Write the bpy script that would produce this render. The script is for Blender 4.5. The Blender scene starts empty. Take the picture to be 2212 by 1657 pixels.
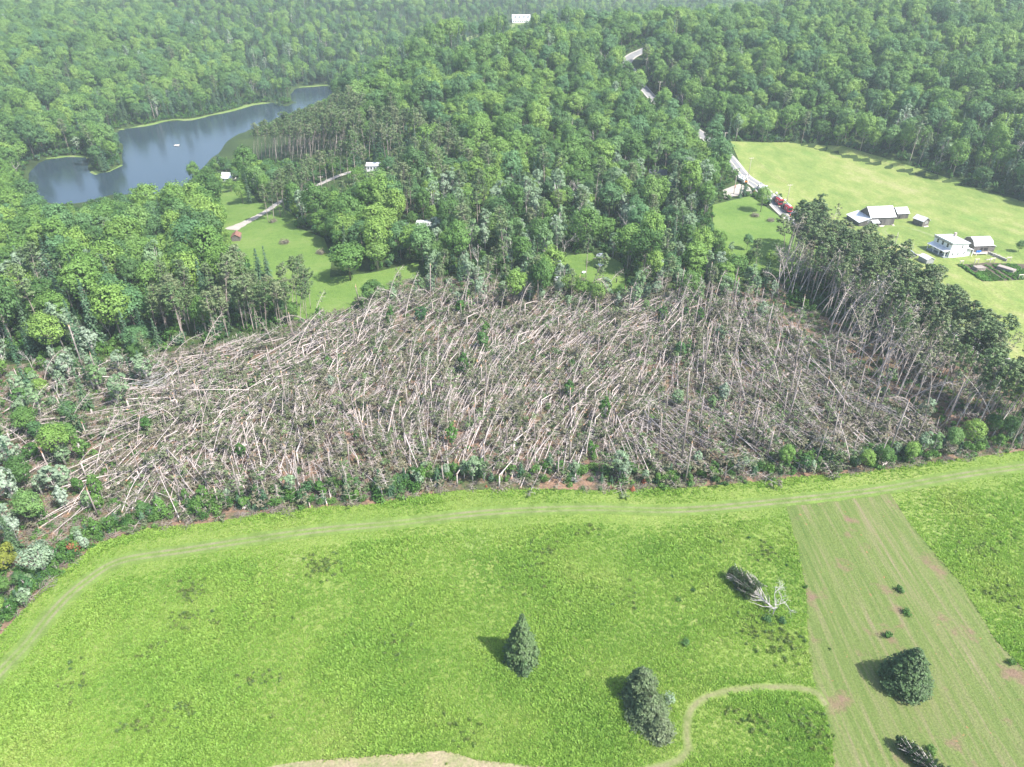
import bpy, bmesh, math, random
import numpy as np
from mathutils import Vector, Matrix
from mathutils.geometry import delaunay_2d_cdt
R = math.radians
random.seed(7); rng = np.random.default_rng(7)
SC = bpy.context.scene
COL = SC.collection
# ------------------------------------------------------------------ camera, sky, sun, exposure
CAM_H, PITCH, FPX, PW, PH = 110.0, R(32.0), 1533.0, 2211.0, 1657.0
cd = bpy.data.cameras.new('camera'); cam = bpy.data.objects.new('camera', cd); COL.objects.link(cam)
cam.location = (0, 0, CAM_H); cam.rotation_euler = (R(90) - PITCH, 0, 0)
cd.sensor_width = 36.0; cd.lens = 36.0 * FPX / PW; cd.clip_start = 1.0; cd.clip_end = 12000
SC.camera = cam
SUN_EL = R(52); SUN_AZ = math.atan2(0.86, -0.50)      # from +Y, clockwise: sun behind the camera's right shoulder
w = bpy.data.worlds.new('World'); SC.world = w; w.use_nodes = True
nt = w.node_tree
sky = nt.nodes.new('ShaderNodeTexSky'); sky.sky_type = 'NISHITA'; sky.sun_disc = False
sky.sun_elevation = SUN_EL; sky.sun_rotation = SUN_AZ; sky.air_density = 1.0; sky.dust_density = 2.0
bg = nt.nodes['Background']; bg.inputs['Strength'].default_value = 0.15
nt.links.new(sky.outputs[0], bg.inputs['Color'])
ld = bpy.data.lights.new('sun', 'SUN'); ld.energy = 4.6; ld.angle = R(0.6); ld.color = (1.0, 0.955, 0.88)
sun = bpy.data.objects.new('sun', ld); COL.objects.link(sun)
sd = Vector((math.sin(SUN_AZ) * math.cos(SUN_EL), math.cos(SUN_AZ) * math.cos(SUN_EL), math.sin(SUN_EL)))
sun.rotation_euler = sd.to_track_quat('Z', 'Y').to_euler(); sun.location = (0, 0, 300)
SC.view_settings.view_transform = 'Standard'; SC.view_settings.look = 'None'
SC.view_settings.exposure = 1.12; SC.view_settings.gamma = 1.0
cy = SC.cycles
cy.use_denoising = True; cy.max_bounces = 5; cy.diffuse_bounces = 3; cy.glossy_bounces = 2; cy.transmission_bounces = 3; cy.volume_bounces = 0
cy.transparent_max_bounces = 4; cy.caustics_reflective = False; cy.caustics_refractive = False
SC.render.use_persistent_data = False

# ------------------------------------------------------------------ picture <-> ground, terrain
cP, sP = math.cos(PITCH), math.sin(PITCH)
def proj(x, y, z):
    x = np.asarray(x, float); y = np.asarray(y, float); dz = np.asarray(z, float) - CAM_H
    dep = y * cP - dz * sP; u = y * sP + dz * cP
    dep = np.maximum(dep, 1e-3)
    return PW / 2 + FPX * x / dep, PH / 2 - FPX * u / dep, dep
def inpoly(px, py, poly):
    px = np.asarray(px, float); py = np.asarray(py, float); res = np.zeros(px.shape, bool); n = len(poly)
    for i in range(n):
        x1, y1 = poly[i]; x2, y2 = poly[(i + 1) % n]
        if y1 == y2: continue
        c = ((y1 > py) != (y2 > py)) & (px < (x2 - x1) * (py - y1) / (y2 - y1) + x1)
        res ^= c
    return res
def polydist(px, py, poly, closed=True):
    px = np.asarray(px, float); py = np.asarray(py, float); best = np.full(px.shape, 1e18)
    n = len(poly)
    for i in range(n if closed else n - 1):
        x1, y1 = poly[i]; x2, y2 = poly[(i + 1) % n]; dx, dy = x2 - x1, y2 - y1
        t = np.clip(((px - x1) * dx + (py - y1) * dy) / (dx * dx + dy * dy + 1e-12), 0, 1)
        best = np.minimum(best, (px - x1 - t * dx) ** 2 + (py - y1 - t * dy) ** 2)
    return np.sqrt(best)
def flatP(px, py, z=0.0):
    u = -(py - PH / 2) / FPX; v = (px - PW / 2) / FPX
    dy = cP + u * sP; dz = -sP + u * cP
    t = (z - CAM_H) / dz
    return (v * t, dy * t)
def ss(t, a, b):
    t = np.clip((np.asarray(t, float) - a) / (b - a), 0, 1); return t * t * (3 - 2 * t)
POND_V = [(60, 374), (84, 354), (99, 345), (146, 339), (187, 340), (192, 370), (206, 377), (234, 371), (264, 357), (269, 322), (249, 287),
          (272, 278), (315, 273), (366, 262), (414, 260), (454, 251), (505, 240), (549, 227), (590, 222), (620, 231), (640, 222), (624, 205), (645, 191), (708, 186),
          (722, 196), (690, 222), (625, 246), (560, 272), (500, 296), (470, 330), (425, 372), (392, 412), (330, 420), (250, 418), (170, 440), (110, 440), (70, 412)]
WATER_Z = -6.0
POND = [flatP(a, b, WATER_Z) for a, b in POND_V]
def hz(x, y):
    x = np.asarray(x, float); y = np.asarray(y, float)
    shp = x.shape; x = x.ravel(); y = y.ravel()
    dp = np.full(x.shape, 999.0); m = (x < 60) & (y > 250) & (y < 1000) & (x > -520)
    if m.any():
        dp[m] = polydist(x[m], y[m], POND); ins = inpoly(x[m], y[m], POND); d = dp[m]; d[ins] *= -1; dp[m] = d
    z = 0.35 * np.sin(x / 23 + 1.0) * np.sin(y / 31) + 0.25 * np.sin(x / 9.1 + y / 17)
    z *= ss(y, 20, 60) * 1.0
    near = 1 - ss(dp, 0, 130)
    z = z * (1 - near) - 5.35 * near
    z = np.where(dp < 3, z - 1.9 * ss(-dp, -3, 5), z)
    s = (x + 282) * (-.84) + (y - 532) * .54
    far = ss(dp, 5, 90)
    roll = 4.5 * np.sin(x / 70 + 2) * np.sin(y / 95 + 1) + 2.0 * np.sin(x / 31) * np.cos(y / 41)
    sl = np.log1p(np.exp(np.clip(s / 14, -30, 30))) * 14
    z += (0.105 * sl) * far + roll * far * ss(y, 430, 620) * .9
    z += far * 39 * np.exp(-.5 * (((x - 5) / 105) ** 2 + ((y - 600) / 125) ** 2))
    t = (x - 142) * .75 + (y - 473) * .66; u = (x - 142) * .66 - (y - 473) * .75
    tt = np.maximum(t - 4, 0)
    fac = (1 - .28 * ss(u, -20, 110)) * (1 - .92 * ss(-u, 60, 300))
    z += fac * 62 * (1 - np.exp(-tt / 125)) * (1 - .55 * ss(t, 300, 560))
    z += 14 * ss(y, 930, 1180) + 26 * ss(y, 1200, 1700) + 9 * np.sin(x / 180 + .6) * ss(y, 1150, 1400)
    return z.reshape(shp)
def hz1(x, y): return float(hz(np.array([x]), np.array([y]))[0])
_T = np.concatenate([np.arange(60, 700, .8), np.arange(700, 2600, 3.0)])
def P(px, py, dz=0.0):
    u = -(py - PH / 2) / FPX; v = (px - PW / 2) / FPX
    dx, dy, dzz = v, cP + u * sP, -sP + u * cP
    zr = CAM_H + dzz * _T; g = hz(dx * _T, dy * _T)
    k = np.argmax(zr <= g)
    if zr[k] > g[k]: k = len(_T) - 1
    k = max(k, 1); a = zr[k - 1] - g[k - 1]; b = zr[k] - g[k]
    t = _T[k - 1] + (_T[k] - _T[k - 1]) * (a / (a - b) if a != b else 0)
    return Vector((dx * t, dy * t, CAM_H + dzz * t + dz))

# ------------------------------------------------------------------ object helpers
def tag(o, label=None, cat=None, group=None, kind=None):
    if label: o['label'] = label
    if cat: o['category'] = cat
    if group: o['group'] = group
    if kind: o['kind'] = kind
    return o
def thing(name, label, cat, loc=(0, 0, 0), rz=0.0, group=None):
    o = bpy.data.objects.new(name, None); COL.objects.link(o); o.empty_display_size = .3
    o.location = loc; o.rotation_euler = (0, 0, rz)
    return tag(o, label, cat, group)
def link(name, me, parent=None, loc=None, rot=None, scale=None):
    o = bpy.data.objects.new(name, me); COL.objects.link(o)
    if parent is not None: o.parent = parent
    if loc is not None: o.location = loc
    if rot is not None: o.rotation_euler = rot
    if scale is not None: o.scale = scale
    return o
class MB:
    """collects faces; mats is the list of materials used by index"""
    def __init__(s): s.v = []; s.f = []; s.m = []; s.n = 0; s.sm = []
    def add(s, v, f, m=0, smooth=False):
        v = np.asarray(v, float).reshape(-1, 3); s.v.append(v)
        for q in f: s.f.append(tuple(int(i) + s.n for i in q)); s.m.append(m); s.sm.append(smooth)
        s.n += len(v); return s
    def quads(s, v, m=0):
        v = np.asarray(v, float).reshape(-1, 4, 3); n = len(v)
        idx = (np.arange(n * 4).reshape(n, 4) + s.n).tolist()
        s.v.append(v.reshape(-1, 3)); s.f += [tuple(q) for q in idx]; s.m += [m] * n; s.sm += [False] * n; s.n += n * 4
        return s
    def box(s, c, d, rz=0.0, m=0, taper=1.0, rx=0.0, ry=0.0):
        x, y, z = [k / 2 for k in d]; v = []
        for sz in (-1, 1):
            t = 1.0 if sz < 0 else taper
            for sx, sy in ((-1, -1), (1, -1), (1, 1), (-1, 1)): v.append((sx * x * t, sy * y * t, sz * z))
        M = Matrix.Rotation(rz, 3, 'Z') @ Matrix.Rotation(ry, 3, 'Y') @ Matrix.Rotation(rx, 3, 'X')
        v = [tuple(M @ Vector(q) + Vector(c)) for q in v]
        return s.add(v, [(3, 2, 1, 0), (4, 5, 6, 7), (0, 1, 5, 4), (1, 2, 6, 5), (2, 3, 7, 6), (3, 0, 4, 7)], m)
    def tube(s, pts, rad, ns=6, m=0, cap=True, smooth=True):
        pts = np.asarray(pts, float); n = len(pts); rad = np.broadcast_to(np.asarray(rad, float), (n,))
        T = np.gradient(pts, axis=0); T /= np.linalg.norm(T, axis=1)[:, None] + 1e-9
        ref = np.array([0, 0, 1.0]) if abs(T[0][2]) < .9 else np.array([1.0, 0, 0])
        A = np.cross(T, ref); A /= np.linalg.norm(A, axis=1)[:, None] + 1e-9; B = np.cross(T, A)
        an = np.arange(ns) * 2 * math.pi / ns
        V = pts[:, None, :] + rad[:, None, None] * (A[:, None, :] * np.cos(an)[None, :, None] + B[:, None, :] * np.sin(an)[None, :, None])
        f = []
        for i in range(n - 1):
            for j in range(ns):
                k = (j + 1) % ns; f.append((i * ns + j, i * ns + k, (i + 1) * ns + k, (i + 1) * ns + j))
        if cap: f.append(tuple(range(ns))[::-1]); f.append(tuple((n - 1) * ns + j for j in range(ns)))
        return s.add(V.reshape(-1, 3), f, m, smooth)
    def prism(s, poly, z0, z1, m=0):
        n = len(poly); v = [(a, b, z0) for a, b in poly] + [(a, b, z1) for a, b in poly]
        f = [tuple(range(n))[::-1], tuple(range(n, 2 * n))] + [(i, (i + 1) % n, (i + 1) % n + n, i + n) for i in range(n)]
        return s.add(v, f, m)
    def extr(s, prof, y0, y1, m=0):
        """profile in x,z extruded along y"""
        n = len(prof); v = [(a, y0, b) for a, b in prof] + [(a, y1, b) for a, b in prof]
        f = [tuple(range(n)), tuple(range(n, 2 * n))[::-1]] + [((i + 1) % n, i, i + n, (i + 1) % n + n) for i in range(n)]
        return s.add(v, f, m)
    def mesh(s, name, mats, only=None):
        me = bpy.data.meshes.new(name)
        V = np.concatenate(s.v) if s.v else np.zeros((0, 3)); F, Mi, Sm = s.f, s.m, s.sm
        if only is not None:
            keep = [i for i, m in enumerate(Mi) if m in only]
            F = [F[i] for i in keep]; Mi = [Mi[i] for i in keep]; Sm = [Sm[i] for i in keep]
            used = sorted({i for q in F for i in q}); mp = {a: b for b, a in enumerate(used)}
            V = V[used] if used else V[:0]; F = [tuple(mp[i] for i in q) for q in F]
        me.from_pydata(V.tolist(), [], F)
        ms = sorted(set(Mi)) if only is not None else range(len(mats))
        mp = {}
        for k in ms: mp[k] = len(me.materials); me.materials.append(mats[k])
        me.polygons.foreach_set('material_index', [mp[k] for k in Mi]); me.polygons.foreach_set('use_smooth', Sm)
        me.update(); return me
    def obj(s, name, mats, parent=None, **k):
        return link(name, s.mesh(name, mats if isinstance(mats, (list, tuple)) else [mats]), parent, **k)

# ------------------------------------------------------------------ materials
def newmat(name):
    m = bpy.data.materials.new(name); m.use_nodes = True; t = m.node_tree
    return m, t, t.nodes, t.links, t.nodes['Principled BSDF']
def ramp(N, stops, interp='LINEAR'):
    r = N.new('ShaderNodeValToRGB'); e = r.color_ramp.elements; r.color_ramp.interpolation = interp
    while len(e) < len(stops): e.new(0.5)
    for k, (p, c) in zip(e, stops): k.position = p; k.color = (*c, 1)
    return r
def noise(N, L, scale, detail=3, vec=None, rough=.55, dist=0.0):
    n = N.new('ShaderNodeTexNoise'); n.inputs['Scale'].default_value = scale; n.inputs['Detail'].default_value = detail
    n.inputs['Roughness'].default_value = rough; n.inputs['Distortion'].default_value = dist
    if vec is not None: L.new(vec, n.inputs['Vector'])
    return n
def mapr(N, L, src, a, b, c=0.0, d=1.0):
    n = N.new('ShaderNodeMapRange'); L.new(src, n.inputs[0]); n.inputs[1].default_value = a; n.inputs[2].default_value = b
    n.inputs[3].default_value = c; n.inputs[4].default_value = d; return n.outputs[0]
def mixc(N, L, fac, a, b, mode='MIX'):
    n = N.new('ShaderNodeMix'); n.data_type = 'RGBA'; n.blend_type = mode
    for sck, v in ((n.inputs[0], fac), (n.inputs[6], a), (n.inputs[7], b)):
        if isinstance(v, (int, float)): sck.default_value = v
        elif isinstance(v, tuple): sck.default_value = (*v, 1)
        else: L.new(v, sck)
    return n.outputs[2]
def leafmat(name, cols, trans=.35, amp=.35, gloss=.12, rough=.55, patch=0.0):
    """foliage: colour by object, by spot, some light through the leaf"""
    m, t, N, L, b = newmat(name)
    oi = N.new('ShaderNodeObjectInfo'); geo = N.new('ShaderNodeNewGeometry')
    n = len(cols); r = ramp(N, [(i / (n - 1), c) for i, c in enumerate(cols)])
    if patch:
        pn = noise(N, L, patch, 3, geo.outputs['Position'])
        ad = N.new('ShaderNodeMath'); ad.operation = 'MULTIPLY_ADD'; L.new(oi.outputs['Random'], ad.inputs[0]); ad.inputs[1].default_value = .35
        L.new(mapr(N, L, pn.outputs[0], .33, .67, 0, .65), ad.inputs[2]); L.new(ad.outputs[0], r.inputs[0])
    else: L.new(oi.outputs['Random'], r.inputs[0])
    ns = noise(N, L, 1.3, 2, geo.outputs['Position'])
    col = mixc(N, L, 1.0, r.outputs[0], ramp_out(N, L, ns.outputs[0], 1 - amp, 1 + amp), 'MULTIPLY')
    L.new(col, b.inputs['Base Color']); b.inputs['Roughness'].default_value = rough
    b.inputs['Specular IOR Level'].default_value = gloss * 2
    if trans > 0:
        tr = N.new('ShaderNodeBsdfTranslucent'); L.new(mixc(N, L, 1.0, col, (1.05, 1.15, .6), 'MULTIPLY'), tr.inputs[0])
        mx = N.new('ShaderNodeMixShader'); mx.inputs[0].default_value = trans
        L.new(b.outputs[0], mx.inputs[1]); L.new(tr.outputs[0], mx.inputs[2]); L.new(mx.outputs[0], N['Material Output'].inputs[0])
    return m
def ramp_out(N, L, src, lo, hi, a=.3, b=.7):
    v = mapr(N, L, src, a, b, lo, hi); c = N.new('ShaderNodeCombineColor')
    for i in range(3): L.new(v, c.inputs[i])
    return c.outputs[0]
def plain(name, c, rough=.6, metal=0.0, var=.15, scale=3.0, bump=0.0, obj=True):
    m, t, N, L, b = newmat(name)
    tc = N.new('ShaderNodeTexCoord'); ns = noise(N, L, scale, 4, tc.outputs['Object'])
    L.new(mixc(N, L, 1.0, c, ramp_out(N, L, ns.outputs[0], 1 - var, 1 + var), 'MULTIPLY'), b.inputs['Base Color'])
    b.inputs['Roughness'].default_value = rough; b.inputs['Metallic'].default_value = metal
    if bump:
        bp = N.new('ShaderNodeBump'); bp.inputs['Strength'].default_value = bump; L.new(ns.outputs[0], bp.inputs['Height']); L.new(bp.outputs[0], b.inputs['Normal'])
    return m
def barkmat(name, cols, zgrad=None):
    m, t, N, L, b = newmat(name)
    oi = N.new('ShaderNodeObjectInfo'); tc = N.new('ShaderNodeTexCoord')
    r = ramp(N, [(i / (len(cols) - 1), c) for i, c in enumerate(cols)]); L.new(oi.outputs['Random'], r.inputs[0])
    mp = N.new('ShaderNodeMapping'); mp.inputs['Scale'].default_value = (3, 3, 1.2); L.new(tc.outputs['Object'], mp.inputs[0])
    ns = noise(N, L, 1.0, 4, mp.outputs[0]); L.new(mixc(N, L, 1.0, r.outputs[0], ramp_out(N, L, ns.outputs[0], .6, 1.35), 'MULTIPLY'), b.inputs['Base Color'])
    b.inputs['Roughness'].default_value = .85
    return m
M = {}
M['hard'] = leafmat('broadleaf_leaves', [(.065, .140, .036), (.095, .190, .046), (.125, .235, .052), (.155, .270, .058), (.200, .315, .068), (.100, .210, .085), (.080, .160, .050)], .26)
M['pale'] = leafmat('silvery_leaves', [(.17, .26, .14), (.23, .31, .21), (.14, .24, .09), (.28, .35, .27)], .25)
M['spruce'] = leafmat('spruce_needles', [(.035, .085, .040), (.050, .110, .055), (.075, .140, .075), (.055, .100, .040)], .1)
M['pine'] = leafmat('pine_needles', [(.075, .125, .048), (.100, .160, .060), (.125, .180, .075), (.155, .185, .095)], .15)
M['dull'] = leafmat('battered_needles', [(.090, .115, .055), (.13, .145, .085), (.17, .155, .105), (.095, .135, .06)], .15)
M['shrub'] = leafmat('shrub_leaves', [(.050, .130, .030), (.075, .175, .036), (.12, .230, .05), (.060, .145, .060)], .35)
M['yellow'] = leafmat('yellow_green_leaves', [(.19, .22, .04), (.24, .26, .05)], .3)
M['rust'] = leafmat('rusty_needles', [(.36, .10, .04), (.30, .12, .06)], .2)
M['meadow'] = leafmat('meadow_blades', [(.185, .335, .055), (.235, .390, .068), (.290, .430, .085), (.37, .450, .13)], .5, .12, patch=.055)
M['crops'] = leafmat('crop_leaves', [(.06, .17, .02), (.12, .26, .04), (.10, .22, .06)], .35)
M['bark'] = barkmat('hardwood_bark', [(.20, .17, .14), (.30, .27, .23), (.15, .12, .10)])
M['pinebark'] = barkmat('standing_pine_bark', [(.30, .25, .22), (.40, .34, .30), (.23, .18, .16)])
M['fallbark'] = barkmat('fallen_pine_bark', [(.39, .335, .31), (.47, .415, .39), (.29, .245, .225), (.43, .39, .37)])
M['leanbark'] = barkmat('bent_pine_bark', [(.40, .345, .315), (.47, .41, .375), (.30, .25, .225)])
M['snagbark'] = barkmat('snag_bark', [(.26, .215, .195), (.33, .28, .26), (.20, .165, .15), (.30, .265, .245)])
M['greywood'] = barkmat('weathered_dead_wood', [(.42, .38, .35), (.52, .49, .46), (.34, .30, .28)])
M['rawwood'] = barkmat('splintered_wood', [(.55, .34, .20), (.62, .44, .29), (.50, .28, .16)])
M['twig'] = barkmat('bare_twigs', [(.20, .165, .145), (.29, .25, .225), (.15, .12, .105)])
# ------------------------------------------------------------------ ground sheets
def groundmat(name, stops, s1, s2, bump=.4, bscale=2.0, stretch=None, spots=None, fine=None, rotz=0.0):
    m, t, N, L, b = newmat(name)
    geo = N.new('ShaderNodeNewGeometry'); mp = N.new('ShaderNodeMapping'); L.new(geo.outputs['Position'], mp.inputs[0])
    mp.inputs['Rotation'].default_value = (0, 0, rotz)
    if stretch: mp.inputs['Scale'].default_value = stretch
    a = noise(N, L, s1, 5, mp.outputs[0], .6); c = noise(N, L, s2, 4, mp.outputs[0], .65)
    mt = N.new('ShaderNodeMath'); mt.operation = 'MULTIPLY_ADD'; L.new(a.outputs[0], mt.inputs[0]); mt.inputs[1].default_value = .62
    ml = N.new('ShaderNodeMath'); ml.operation = 'MULTIPLY'; L.new(c.outputs[0], ml.inputs[0]); ml.inputs[1].default_value = .38; L.new(ml.outputs[0], mt.inputs[2])
    r = ramp(N, [(.30 + .40 * p, q) for p, q in stops]); L.new(mt.outputs[0], r.inputs[0]); col = r.outputs[0]
    if spots:
        for sc, lo, hi, cc in spots:
            sn = noise(N, L, sc, 4, geo.outputs['Position'], .6)
            col = mixc(N, L, mapr(N, L, sn.outputs[0], lo, hi), col, cc)
    fn = noise(N, L, bscale, 4, geo.outputs['Position'], .7)
    col = mixc(N, L, 1.0, col, ramp_out(N, L, fn.outputs[0], .72, 1.28), 'MULTIPLY')
    L.new(col, b.inputs['Base Color']); b.inputs['Roughness'].default_value = .95; b.inputs['Specular IOR Level'].default_value = .15
    bp = N.new('ShaderNodeBump'); bp.inputs['Strength'].default_value = bump; bp.inputs['Distance'].default_value = .25
    L.new(fn.outputs[0], bp.inputs['Height']); L.new(bp.outputs[0], b.inputs['Normal'])
    return m
def sheet_world(name, poly, mat, cell=4.0, lift=.03, label=None):
    """a sheet draped over the terrain inside a ground polygon"""
    xs = [p[0] for p in poly]; ys = [p[1] for p in poly]; bp = []
    n = len(poly)
    for i in range(n):
        a, b = Vector(poly[i]), Vector(poly[(i + 1) % n]); k = max(1, int((b - a).length / cell))
        for j in range(k): bp.append(a.lerp(b, j / k))
    gx, gy = np.meshgrid(np.arange(min(xs), max(xs), cell), np.arange(min(ys), max(ys), cell)); gx = gx.ravel(); gy = gy.ravel()
    pl = [(p.x, p.y) for p in bp]
    k = inpoly(gx, gy, pl) & (polydist(gx, gy, poly) > cell * .35); nb = len(bp)
    pts = bp + [Vector((float(a), float(b))) for a, b in zip(gx[k], gy[k])]
    vo, ed, fa, *_ = delaunay_2d_cdt(pts, [(i, (i + 1) % nb) for i in range(nb)], [], 1, 1e-4)
    X = np.array([v.x for v in vo]); Y = np.array([v.y for v in vo]); Z = hz(X, Y) + lift
    fc = []
    for f in fa:
        a, b_, c = f[:3]; cr = (X[b_] - X[a]) * (Y[c] - Y[a]) - (Y[b_] - Y[a]) * (X[c] - X[a])
        fc.append(tuple(f) if cr > 0 else tuple(f)[::-1])
    mb = MB(); mb.add(np.stack([X, Y, Z], 1), fc, 0, True); o = mb.obj(name, mat)
    return tag(o, label, None, None, 'structure')
def Vp(l, z=None): return [tuple(P(a, b)[:2]) for a, b in l]
def smoothline(pts, n=6):
    """Catmull-Rom through 2-D points"""
    p = [np.array(q[:2], float) for q in pts]; p = [2 * p[0] - p[1]] + p + [2 * p[-1] - p[-2]]; out = []
    for i in range(1, len(p) - 2):
        for k in range(n):
            t = k / n; out.append(.5 * ((2 * p[i]) + (-p[i - 1] + p[i + 1]) * t + (2 * p[i - 1] - 5 * p[i] + 4 * p[i + 1] - p[i + 2]) * t * t + (-p[i - 1] + 3 * p[i] - 3 * p[i + 1] + p[i + 2]) * t ** 3))
    out.append(p[-2]); return np.array(out)
def ribbon(name, line, width, mat, lift, nc=6, n=8, wn=.0, label=None):
    c = smoothline(line, n); T = np.gradient(c, axis=0); T /= np.linalg.norm(T, axis=1)[:, None] + 1e-9
    Nn = np.stack([-T[:, 1], T[:, 0]], 1); ww = width if np.ndim(width) else np.full(len(line), width)
    W = np.interp(np.linspace(0, 1, len(c)), np.linspace(0, 1, len(ww)), ww)
    v = []; uv = []; d = np.concatenate([[0], np.cumsum(np.linalg.norm(np.diff(c, axis=0), axis=1))])
    for j in range(nc + 1):
        s = j / nc * 2 - 1; e = 1 + wn * np.sin(d * 1.3 + j) * (abs(s) == 1)
        q = c + Nn * (W * s / 2 * e)[:, None]; v.append(q); uv.append(np.stack([np.full(len(c), s * .5 + .5), d], 1))
    v = np.stack(v, 1).reshape(-1, 2); uv = np.stack(uv, 1).reshape(-1, 2); Z = hz(v[:, 0], v[:, 1]) + lift
    m = nc + 1; f = [(i * m + j + 1, i * m + j, (i + 1) * m + j, (i + 1) * m + j + 1) for i in range(len(c) - 1) for j in range(nc)]
    mb = MB(); mb.add(np.column_stack([v, Z]), f, 0, True); me = mb.mesh(name, [mat])
    if me.polygons and me.polygons[0].normal.z < 0: me.flip_normals()
    ul = me.uv_layers.new(name='UVMap'); li = np.zeros(len(me.loops), int); me.loops.foreach_get('vertex_index', li); ul.data.foreach_set('uv', uv[li].ravel())
    o = link(name, me); tag(o, label, None, None, 'structure'); return o, c
# base terrain, one sheet to the horizon
M['woodfloor'] = groundmat('woodland_floor', [(0, (.020, .030, .012)), (.5, (.035, .060, .018)), (1, (.07, .10, .03))], .05, .7, .8, 1.2)
ys = np.concatenate([np.arange(-220, 20, 20), np.arange(20, 320, 4), np.arange(320, 700, 6), np.geomspace(700, 6000, 95)])
g = np.linspace(-1, 1, 240); rows = []
for y in ys:
    hw = 260 + 1.05 * abs(y); rows.append(np.column_stack([g * hw, np.full(240, y)]))
G = np.array(rows).reshape(-1, 2); Z = hz(G[:, 0], G[:, 1])
nr = len(ys); I = np.arange(nr * 240).reshape(nr, 240)
F = np.stack([I[:-1, :-1], I[:-1, 1:], I[1:, 1:], I[1:, :-1]], -1).reshape(-1, 4)
me = bpy.data.meshes.new('ground'); me.from_pydata(np.column_stack([G, Z - .02]).tolist(), [], F.tolist()); me.materials.append(M['woodfloor'])
me.polygons.foreach_set('use_smooth', [True] * len(F)); tag(link('ground', me), 'rolling woodland ground under the whole valley', kind='structure')
# pond
m, t, N, L, b = newmat('pond_water'); M['water'] = m
b.inputs['Base Color'].default_value = (.024, .040, .054, 1); b.inputs['Roughness'].default_value = .16; b.inputs['IOR'].default_value = 1.33
geo = N.new('ShaderNodeNewGeometry'); n1 = noise(N, L, 1.1, 3, geo.outputs['Position']); bp_ = N.new('ShaderNodeBump'); bp_.inputs['Strength'].default_value = .16; bp_.inputs['Distance'].default_value = .12
L.new(n1.outputs[0], bp_.inputs['Height']); L.new(bp_.outputs[0], b.inputs['Normal'])
xs = [p[0] for p in POND]; ysp = [p[1] for p in POND]
mb = MB(); cx, cyy = np.mean(xs), np.mean(ysp)
bigger = []
for i, p in enumerate(POND):
    a = np.array(POND[i - 1]); c = np.array(POND[(i + 1) % len(POND)]); tt = c - a; nn_ = np.array([tt[1], -tt[0]]) / (np.linalg.norm(tt) + 1e-9)
    q = np.array(p) + nn_ * 2.5
    if inpoly([q[0]], [q[1]], POND)[0]: q = np.array(p) - nn_ * 2.5
    bigger.append(Vector(q))
vo, ed, fa, *_ = delaunay_2d_cdt(bigger, [(i, (i + 1) % len(bigger)) for i in range(len(bigger))], [], 1, 1e-4)
mb.add([(v.x, v.y, WATER_Z) for v in vo], [tuple(f) for f in fa]); po = mb.obj('pond_water', M['water']); tag(po, 'dark blue pond winding between wooded banks', kind='structure')
if po.data.polygons[0].normal.z < 0: po.data.flip_normals()
# pale reedy bank along the far shore
M['bank'] = groundmat('sedge_bank', [(0, (.07, .12, .03)), (.5, (.12, .18, .05)), (1, (.19, .20, .10))], .2, 1.5, .5, 3)
bankline = Vp([(192, 341), (150, 339), (100, 344)]), Vp([(255, 280), (315, 271), (366, 260), (414, 258), (454, 249), (505, 238), (549, 225), (600, 221)]), Vp([(195, 372), (208, 379), (236, 374), (266, 358)]), Vp([(645, 189), (708, 184)])
for k, bl in enumerate(bankline): ribbon('pond_bank', bl, [2, 3, 2] if k != 1 else [2, 4, 2, 3.5, 1.5, 4, 5, 2], M['bank'], .06 if k != 2 else .2, label='sedge bank along the pond')

# near meadow
def grow(l): return l
FIELD_V = [(-160, 1720), (-160, 1560), (0, 1375), (60, 1310), (120, 1250), (210, 1175), (330, 1140), (450, 1130), (560, 1115), (700, 1098), (800, 1090), (900, 1070), (1000, 1058), (1250, 1058), (1500, 1052), (1650, 1042), (1750, 1030), (1850, 1022), (1950, 1012), (2100, 990), (2260, 965), (2500, 930), (2620, 1300), (2620, 1720)]
M['field'] = groundmat('meadow_sward', [(0, (.095, .155, .030)), (.35, (.125, .190, .038)), (.6, (.155, .215, .048)), (1, (.21, .235, .085))], .035, .35, .9, 2.2, spots=[(.06, .60, .74, (.17, .23, .07))])
sheet_world('meadow', [flatP(a, b) for a, b in FIELD_V], M['field'], 3.0, .03, 'bright green meadow below the blown down pines')
EDGE_V = [(0, 1375), (60, 1310), (120, 1250), (210, 1175), (330, 1140), (450, 1130), (560, 1115), (700, 1098), (800, 1090), (900, 1070), (1000, 1058), (1250, 1058), (1500, 1052), (1650, 1042), (1750, 1030), (1850, 1022), (1950, 1012), (2100, 990), (2260, 965),
          (2211, 1008), (2050, 1033), (1900, 1058), (1750, 1076), (1600, 1091), (1450, 1098), (1300, 1096), (1150, 1098), (1000, 1108), (850, 1128), (700, 1143), (560, 1163), (400, 1183), (260, 1208), (180, 1258), (120, 1318), (60, 1398), (0, 1450)]
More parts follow.
